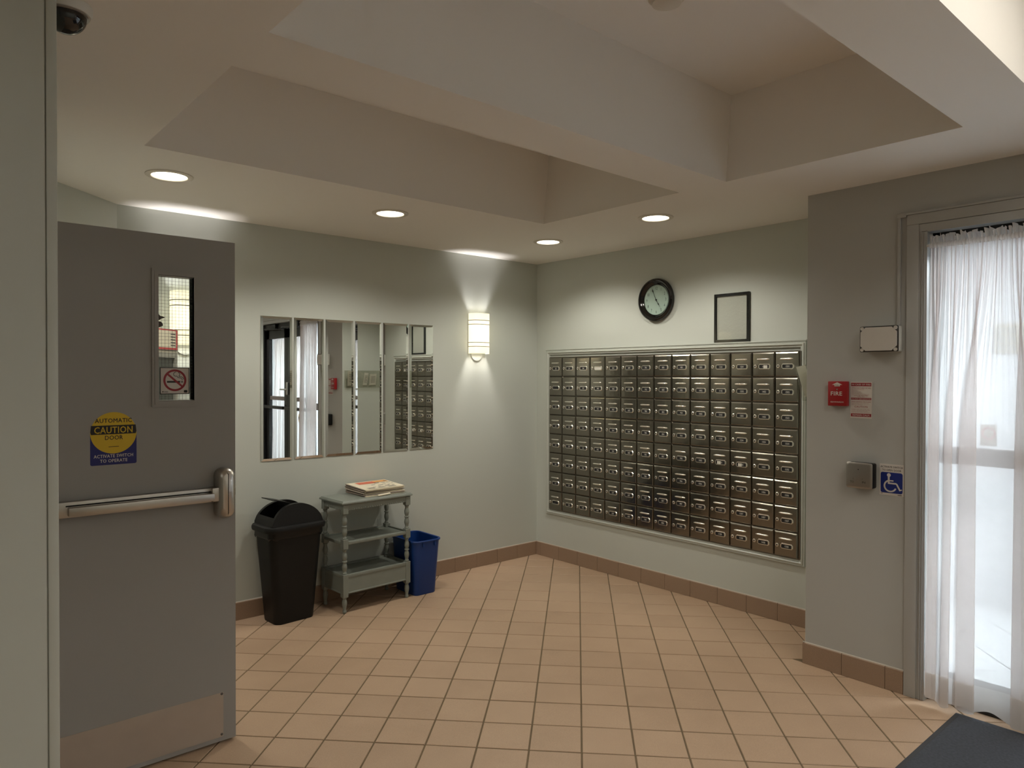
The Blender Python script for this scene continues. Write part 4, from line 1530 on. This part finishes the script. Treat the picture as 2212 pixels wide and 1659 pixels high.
b.loft([rring(0.372, 0.262, 0.562, 0.06), rring(0.394, 0.282, 0.563, 0.068), rring(0.400, 0.288, 0.572, 0.07), rring(0.400, 0.288, 0.583, 0.07), rring(0.392, 0.280, 0.594, 0.068), rring(0.378, 0.266, 0.598, 0.062), rring(0.352, 0.240, 0.600, 0.05), rring(0.33, 0.22, 0.590, 0.05)], False, False)
b.build('lid_rim', M['black'], tb)
# domed lid: two arched cheeks, end lips and the tipped flap
def archz(x):
    t = max(0.0, 1 - (abs(x + 0.0) / 0.167) ** 2.2)
    return 0.600 + 0.122 * t ** 0.62
xs = [-0.166 + 0.332 * i / 28 for i in range(29)]
for (ya, yb) in ((-0.120, -0.098), (0.098, 0.120)):
    b = MB()
    poly = [(x, archz(x) + 0.0) for x in xs] + [(0.166, 0.590), (-0.166, 0.590)]
    out = -1 if ya < 0 else 1
    n = len(poly)
    front = [(p[0], (ya if ya < 0 else yb), p[1]) for p in poly]
    # outer face leans inwards towards the top
    def lean(p):
        k = (p[1] - 0.594) / 0.128
        yo = (0.120 - 0.022 * k ** 2) * out
        yi = (0.100 - 0.030 * k ** 2) * out
        return yo, yi
    vs = [(p[0], lean(p)[0], p[1]) for p in poly] + [(p[0], lean(p)[1], p[1]) for p in poly]
    fs = [tuple(range(n)), tuple(range(2 * n - 1, n - 1, -1))] + [(i, i + n, (i + 1) % n + n, (i + 1) % n) for i in range(n)]
    b.faces(vs, fs)
    b.build('lid_cheek', M['black'], tb)
for sgn in (-1, 1):
    b = MB()
    rows = []
    for k in range(8):
        x = 0.178 - 0.030 * k / 7
        z = archz(x) if k else 0.596
        yo = (0.118 - 0.02 * ((z - 0.594) / 0.128) ** 2) * (0.74, 0.86, 0.94, 1, 1, 1, 1, 1)[k]
        rows.append([(sgn * x, y, z) for y in (-yo, -yo * .5, 0, yo * .5, yo)])
    for k in range(7, -1, -1):
        x = 0.173 - 0.030 * k / 7
        z = (archz(x) if k else 0.596) - 0.008
        yo = (0.118 - 0.02 * ((z - 0.594) / 0.128) ** 2) * (0.74, 0.86, 0.94, 1, 1, 1, 1, 1)[k]
        rows.append([(sgn * x, y, z) for y in (-yo, -yo * .5, 0, yo * .5, yo)])
    b.loft(rows, False, False, closed=False)
    b.build('lid_lip', M['black'], tb)
b = MB()
rows = []
ang = math.radians(24)
for k in range(13):
    s = -0.150 + 0.30 * k / 12
    zz = -0.45 * abs(s) ** 1.6
    X = s * math.cos(ang) + zz * math.sin(ang)
    Z = -s * math.sin(ang) + zz * math.cos(ang)
    if Z + 0.700 < 0.61: continue
    rows.append((X + 0.0, Z + 0.716))
ring_rows = [[(x, -0.066, z), (x, 0.066, z), (x, 0.066, z - 0.005), (x, -0.066, z - 0.005)] for x, z in rows]
b.loft(ring_rows, True, True)
b.build('swing_flap', M['black'], tb)

# ================================================================== TEA TABLE
tt = thing('side_table', 'grey painted three tier side table with turned legs below the mirrors', 'table', (-1.724, -0.187, 0), math.radians(2.4))
TW, TD, TH = 0.535, 0.295, 0.712
lx, ly = TW / 2 - 0.030, TD / 2 - 0.026
b = MB()
rings = []
for (e, z) in ((0.010, TH - 0.022), (0.0, TH - 0.018), (0.0, TH - 0.012), (0.003, TH - 0.006), (0.006, TH - 0.006), (0.010, TH)):
    rings.append([(-TW / 2 + e, -TD / 2 + e, z), (TW / 2 - e, -TD / 2 + e, z), (TW / 2 - e, TD / 2 - e, z), (-TW / 2 + e, TD / 2 - e, z)])
b.loft(rings, True, True)
b.build('table_top', M['table'], tt, 0.4)
def turned(z0, z1, beads=2, rmax=0.0172, rmin=0.0104):
    h = z1 - z0
    p = [(0.013, z0), (0.016, z0 + 0.006), (0.011, z0 + 0.014)]
    for k in range(beads):
        a = z0 + 0.014 + (h - 0.028) * k / beads
        c = z0 + 0.014 + (h - 0.028) * (k + 1) / beads
        for j in range(1, 8):
            t = j / 8
            p.append((rmin + (rmax - rmin) * math.sin(PI * t) ** 1.6 * (1.0 if t < .5 else 0.94), a + (c - a) * t))
        if k < beads - 1:
            p += [(rmin + 0.001, c - 0.006), (0.0165, c - 0.003), (0.0165, c + 0.003), (rmin + 0.001, c + 0.006)]
    p += [(0.011, z1 - 0.014), (0.016, z1 - 0.006), (0.013, z1)]
    return p
b = MB()
hb = 0.0185
b.lathe([(0.009, 0.0), (0.013, 0.006), (0.013, 0.016), (0.0095, 0.022), (0.0115, 0.034), (0.0165, 0.062), (0.0155, 0.078), (0.0105, 0.092), (0.0155, 0.098), (0.0155, 0.104)], (0, 0, 0), 'z', 18)
b.box(-hb, hb, -hb, hb, 0.103, 0.248, 0.0015, 1)
b.lathe(turned(0.248, 0.408), (0, 0, 0), 'z', 18)
b.box(-hb, hb, -hb, hb, 0.408, 0.470, 0.0015, 1)
b.lathe(turned(0.470, 0.630), (0, 0, 0), 'z', 18)
b.box(-hb, hb, -hb, hb, 0.630, TH - 0.022, 0.0015, 1)
leg_me = b.mesh('leg', M['table'], 0.7)
for sx in (-1, 1):
    for sy in (-1, 1):
        obj('leg', leg_me, tt, (sx * lx, sy * ly, 0))
def apron(name, z0, z1, lip, th=0.012, inset=0.004):
    for (ax, s) in (('x', -1), ('x', 1), ('y', -1), ('y', 1)):
        b = MB()
        if ax == 'x':
            y0 = s * (ly + hb - inset); y1 = y0 - s * th
            b.box(-lx + hb, lx - hb, y0, y1, z0, z1)
            if lip:
                b.box(-lx + hb, lx - hb, y0 + s * 0.004, y1, z0 - 0.002, z0 + 0.008, 0.0015, 1)
        else:
            x0 = s * (lx + hb - inset); x1 = x0 - s * th
            b.box(x0, x1, -ly + hb, ly - hb, z0, z1)
            if lip:
                b.box(x0 + s * 0.004, x1, -ly + hb, ly - hb, z0 - 0.002, z0 + 0.008, 0.0015, 1)
        b.build(name, M['table'], tt)
apron('apron', 0.652, TH - 0.022, False)
# carved beading along the lower edge of the aprons
b = MB()
nb_ = 26
for k in range(nb_):
    x = -lx + hb + 0.006 + (2 * lx - 2 * hb - 0.012) * k / (nb_ - 1)
    b.box(x - 0.0050, x + 0.0050, -(ly + hb - 0.002), -(ly + hb - 0.008), 0.6525, 0.6615, 0.002, 1)
for k in range(12):
    y = -ly + hb + 0.006 + (2 * ly - 2 * hb - 0.012) * k / 11
    b.box(-(lx + hb - 0.002), -(lx + hb - 0.008), y - 0.005, y + 0.005, 0.6525, 0.6615, 0.002, 1)
stuff(b.build('carved_edge', M['table'], tt))
def shelf(z, lip_h):
    b = MB()
    b.box(-lx - hb + 0.006, lx + hb - 0.006, -ly - hb + 0.006, ly + hb - 0.006, z - 0.010, z)
    b.build('shelf', M['table'], tt)
    for (x0, x1, y0, y1) in ((-lx + hb, lx - hb, -ly - hb + 0.001, -ly - hb + 0.019), (-lx + hb, lx - hb, ly + hb - 0.019, ly + hb - 0.001),
                             (-lx - hb + 0.001, -lx - hb + 0.019, -ly + hb, ly - hb), (lx + hb - 0.019, lx + hb - 0.001, -ly + hb, ly - hb)):
        MB().box(x0, x1, y0, y1, z - 0.012, z + lip_h, 0.003, 2).build('shelf_rail', M['table'], tt)
shelf(0.446, 0.008)
shelf(0.236, 0.010)
apron('lower_apron', 0.126, 0.224, True)
MB().box(-lx, lx, -ly, ly, 0.128, 0.134).build('bottom_panel', M['table'], tt)

# ================================================================== NEWSPAPERS
def newspaper(k, z0, z0b, th, dx, dy, rot, label, top=False):
    r = thing('newspaper', label, 'newspaper', (-1.640 + dx, -0.150 + dy, 0), rot, 'pile of newspapers on the side table')
    W_, D_ = 0.152 + random.uniform(-.004, .004), 0.122 + random.uniform(-.003, .004)
    b = MB()
    sheets = 4
    for s in range(sheets):
        a0 = z0 + th * s / sheets; a1 = z0 + th * (s + 0.72) / sheets
        c0 = z0b + th * 1.25 * s / sheets; c1 = z0b + th * 1.25 * (s + 0.72) / sheets
        e = random.uniform(-.003, .003); g = random.uniform(-.003, .003)
        vs = []
        for (x, y) in ((-W_ + e, -D_ + g), (W_ + e, -D_ + g), (W_ + e, D_), (-W_ + e, D_)):
            vs.append((x, y, a0 if y < 0 else c0))
        for (x, y) in ((-W_ + e, -D_ + g), (W_ + e, -D_ + g), (W_ + e, D_), (-W_ + e, D_)):
            vs.append((x, y, a1 if y < 0 else c1))
        b.faces(vs, [(3, 2, 1, 0), (4, 5, 6, 7), (0, 1, 5, 4), (1, 2, 6, 5), (2, 3, 7, 6), (3, 0, 4, 7)])
    b.build('pages', M['paper'] if (top or k % 3 != 1) else M['paper_dark'], r, False)
    b = MB()
    rows = []
    for j in range(7):
        a = -PI / 2 + PI * j / 6
        rows.append([(-W_ - 0.005 * math.cos(a), y, (z0 if y < 0 else z0b) + (th * (1 if y < 0 else 1.25)) * (0.45 + 0.45 * math.sin(a))) for y in (-D_, D_)])
    b.loft(rows, False, False, closed=False)
    b.build('fold', M['paper_dark'], r, 1.0)
    if top:
        za, zb = z0 + th + 0.0004, z0b + th * 1.25 + 0.0004
        def patch(u0, u1, v0, v1, m, nm):
            P = lambda u, v: (-W_ + 2 * W_ * u, -D_ + 2 * D_ * v, za + (zb - za) * v)
            bb = MB(); bb.faces([P(u0, v0), P(u1, v0), P(u1, v1), P(u0, v1)], [(0, 1, 2, 3)])
            return bb
        patch(0.18, 0.62, 0.66, 0.93, M, '').build('red_panel', M['print_red'], r, False)
        patch(0.62, 0.97, 0.74, 0.95, M, '').build('orange_panel', M['print_orange'], r, False)
        bb = MB()
        P = lambda u, v: (-W_ + 2 * W_ * u, -D_ + 2 * D_ * v, za + 0.0003 + (zb - za) * v)
        rr = random.Random(11)
        for (u, v, lw, lh) in ((.55, .62, .13, .07), (.38, .44, .10, .04), (.50, .33, .14, .05), (.70, .50, .08, .03), (.88, .80, .09, .05), (.85, .60, .10, .03), (.62, .22, .12, .04), (.75, .33, .06, .03), (.80, .22, .07, .03), (.90, .45, .06, .03), (.30, .20, .08, .02), (.44, .20, .06, .02), (.72, .63, .10, .025), (.68, .40, .05, .02)):
            bb.faces([P(u, v), P(u + lw, v), P(u + lw, v + lh), P(u, v + lh)], [(0, 1, 2, 3)])
        for c in range(3):
            for q in range(4):
                u = 0.12 + c * 0.26; v = 0.05 + q * 0.035
                bb.faces([P(u, v), P(u + .2 * rr.uniform(.6, 1), v), P(u + .2, v + .012), P(u, v + .012)], [(0, 1, 2, 3)])
        bb.build('print', M['ink_grey'], r, False)
names = ['thin newspaper at the bottom of the pile on the grey table', 'second newspaper up from the bottom of the pile', 'grey edged newspaper low in the pile on the table',
         'folded newspaper in the middle of the pile, fourth from the bottom', 'newspaper in the upper middle of the pile, fifth from the bottom',
         'newspaper just under the top three of the pile', 'second newspaper from the top of the pile', 'top newspaper of the pile with red and orange cover print']
zf, zb_ = TH + 0.0006, TH + 0.0006
for k, l in enumerate(names):
    th = 0.0054
    newspaper(k, zf, zb_, th, random.uniform(-.006, .006) + (0.004 if k < 3 else 0), random.uniform(-.004, .004), math.radians(2.0 + random.uniform(-2.5, 2.5)), l, k == len(names) - 1)
    zf += th * 1.10; zb_ += th * 1.42
sl = thing('flyer', 'curled loose flyer poking out under the front of the newspaper pile', 'paper', (-1.700, -0.300, TH + 0.0006), math.radians(14))
b = MB()
rows = []
for j in range(8):
    a = PI * (0.0 + 1.1 * j / 7)
    rows.append([(x, -0.012 - 0.010 * math.sin(a), 0.001 + 0.006 * (1 - math.cos(a))) for x in (-0.02, 0.09)])
b.loft(rows, False, False, closed=False)
b.build('sheet', M['paper'], sl, 1.0)

# ================================================================== BLUE BIN
wb = thing('wastebasket', 'blue open wastebasket on the floor right of the side table', 'bin', (-1.338, -0.190, 0), 0)
b = MB()
bw, bd, bhh = 0.226, 0.318, 0.376
b.loft([rring(bw * .76, bd * .80, 0.0, 0.03), rring(bw * .79, bd * .82, 0.006, 0.035), rring(bw * .97, bd * .97, bhh - 0.03, 0.045), rring(bw * .985, bd * .985, bhh - 0.004, 0.045),
        rring(bw * .94, bd * .95, bhh - 0.004, 0.042), rring(bw * .74, bd * .78, 0.012, 0.03)], True, True)
b.build('body', M['blue'], wb)
b = MB()
b.loft([rring(bw * .985, bd * .985, bhh - 0.012, 0.045), rring(bw * 1.04, bd * 1.03, bhh - 0.010, 0.05), rring(bw * 1.05, bd * 1.038, bhh - 0.002, 0.05), rring(bw * 1.03, bd * 1.02, bhh + 0.003, 0.05), rring(bw * .955, bd * .965, bhh + 0.001, 0.045), rring(bw * .94, bd * .95, bhh - 0.010, 0.042)], False, False)
b.build('rim', M['blue'], wb)
for y in (-0.06, 0.05):
    MB().box(bw * .485, bw * .51, y - 0.006, y + 0.006, bhh - 0.04, bhh - 0.012).build('rib', M['blue'], wb)
for x in (-0.04, 0.055):
    MB().box(x - 0.006, x + 0.006, -bd * .505, -bd * .48, bhh - 0.04, bhh - 0.012).build('rib', M['blue'], wb)

# ================================================================== MAT
mt = thing('door_mat', 'charcoal carpet mat on the tiles in front of the curtained doorway', 'mat', (-1.20, -4.20, 0))
MB().box(-0.69, 0.648, -0.86, 0.868, 0.0008, 0.010, 0.002, 1).build('carpet', M['mat'], mt)
b = MB()
for q in ((-0.71, -0.69, -0.88, 0.888), (0.648, 0.662, -0.88, 0.888), (-0.69, 0.648, 0.868, 0.888), (-0.69, 0.648, -0.88, -0.86)):
    b.box(*q, 0.0008, 0.006, 0.001, 1)
b.build('rubber_edge', M['mat_edge'], mt)

# small things seen beyond the glass
vp = thing('wall_directory', 'beige grid panel on the vestibule wall, glimpsed through the sheer curtain', 'sign', (VX, -3.065, 1.655), W90)
MB().box(-0.10, 0.10, -0.012, -0.0005, 0.0, 0.19, 0.003).build('panel', M['beige'], vp)
for r_ in range(3):
    for c_ in range(3):
        MB().box(-0.088 + c_ * 0.062, -0.040 + c_ * 0.062, -0.0145, -0.0115, 0.018 + r_ * 0.056, 0.056 + r_ * 0.056).build('name_slot', M['bezel'], vp, False)
vg = thing('glass_sticker', 'round red no smoking sticker on the glass behind the doorway curtain', 'sign', (XD + 0.0035, -3.388, 1.240), W90)
MB().box(-0.032, 0.032, -0.0006, -0.0001, -0.048, 0.048).build('sheet', M['card'], vg, False)
MB().ring(0, 0.008, -0.0008, 0.021, 0.028).build('ring', M['lite_red'], vg, False)
cg = thing('door_decal', 'round yellow caution decal on the black glass door, seen in the second mirror', 'sign', (XD + 0.0035, -3.90, 0.98), W90)
MB().disc(0, 0, -0.0004, 0.085, 40).build('disc', M['sign_yellow'], cg, False)
MB().box(-0.078, 0.078, -0.0008, -0.0005, -0.018, 0.018).build('band', M['ink'], cg, False)

for o in bpy.data.objects:
    if o.name.split('.')[0] == 'print':
        o['kind'] = 'stuff'
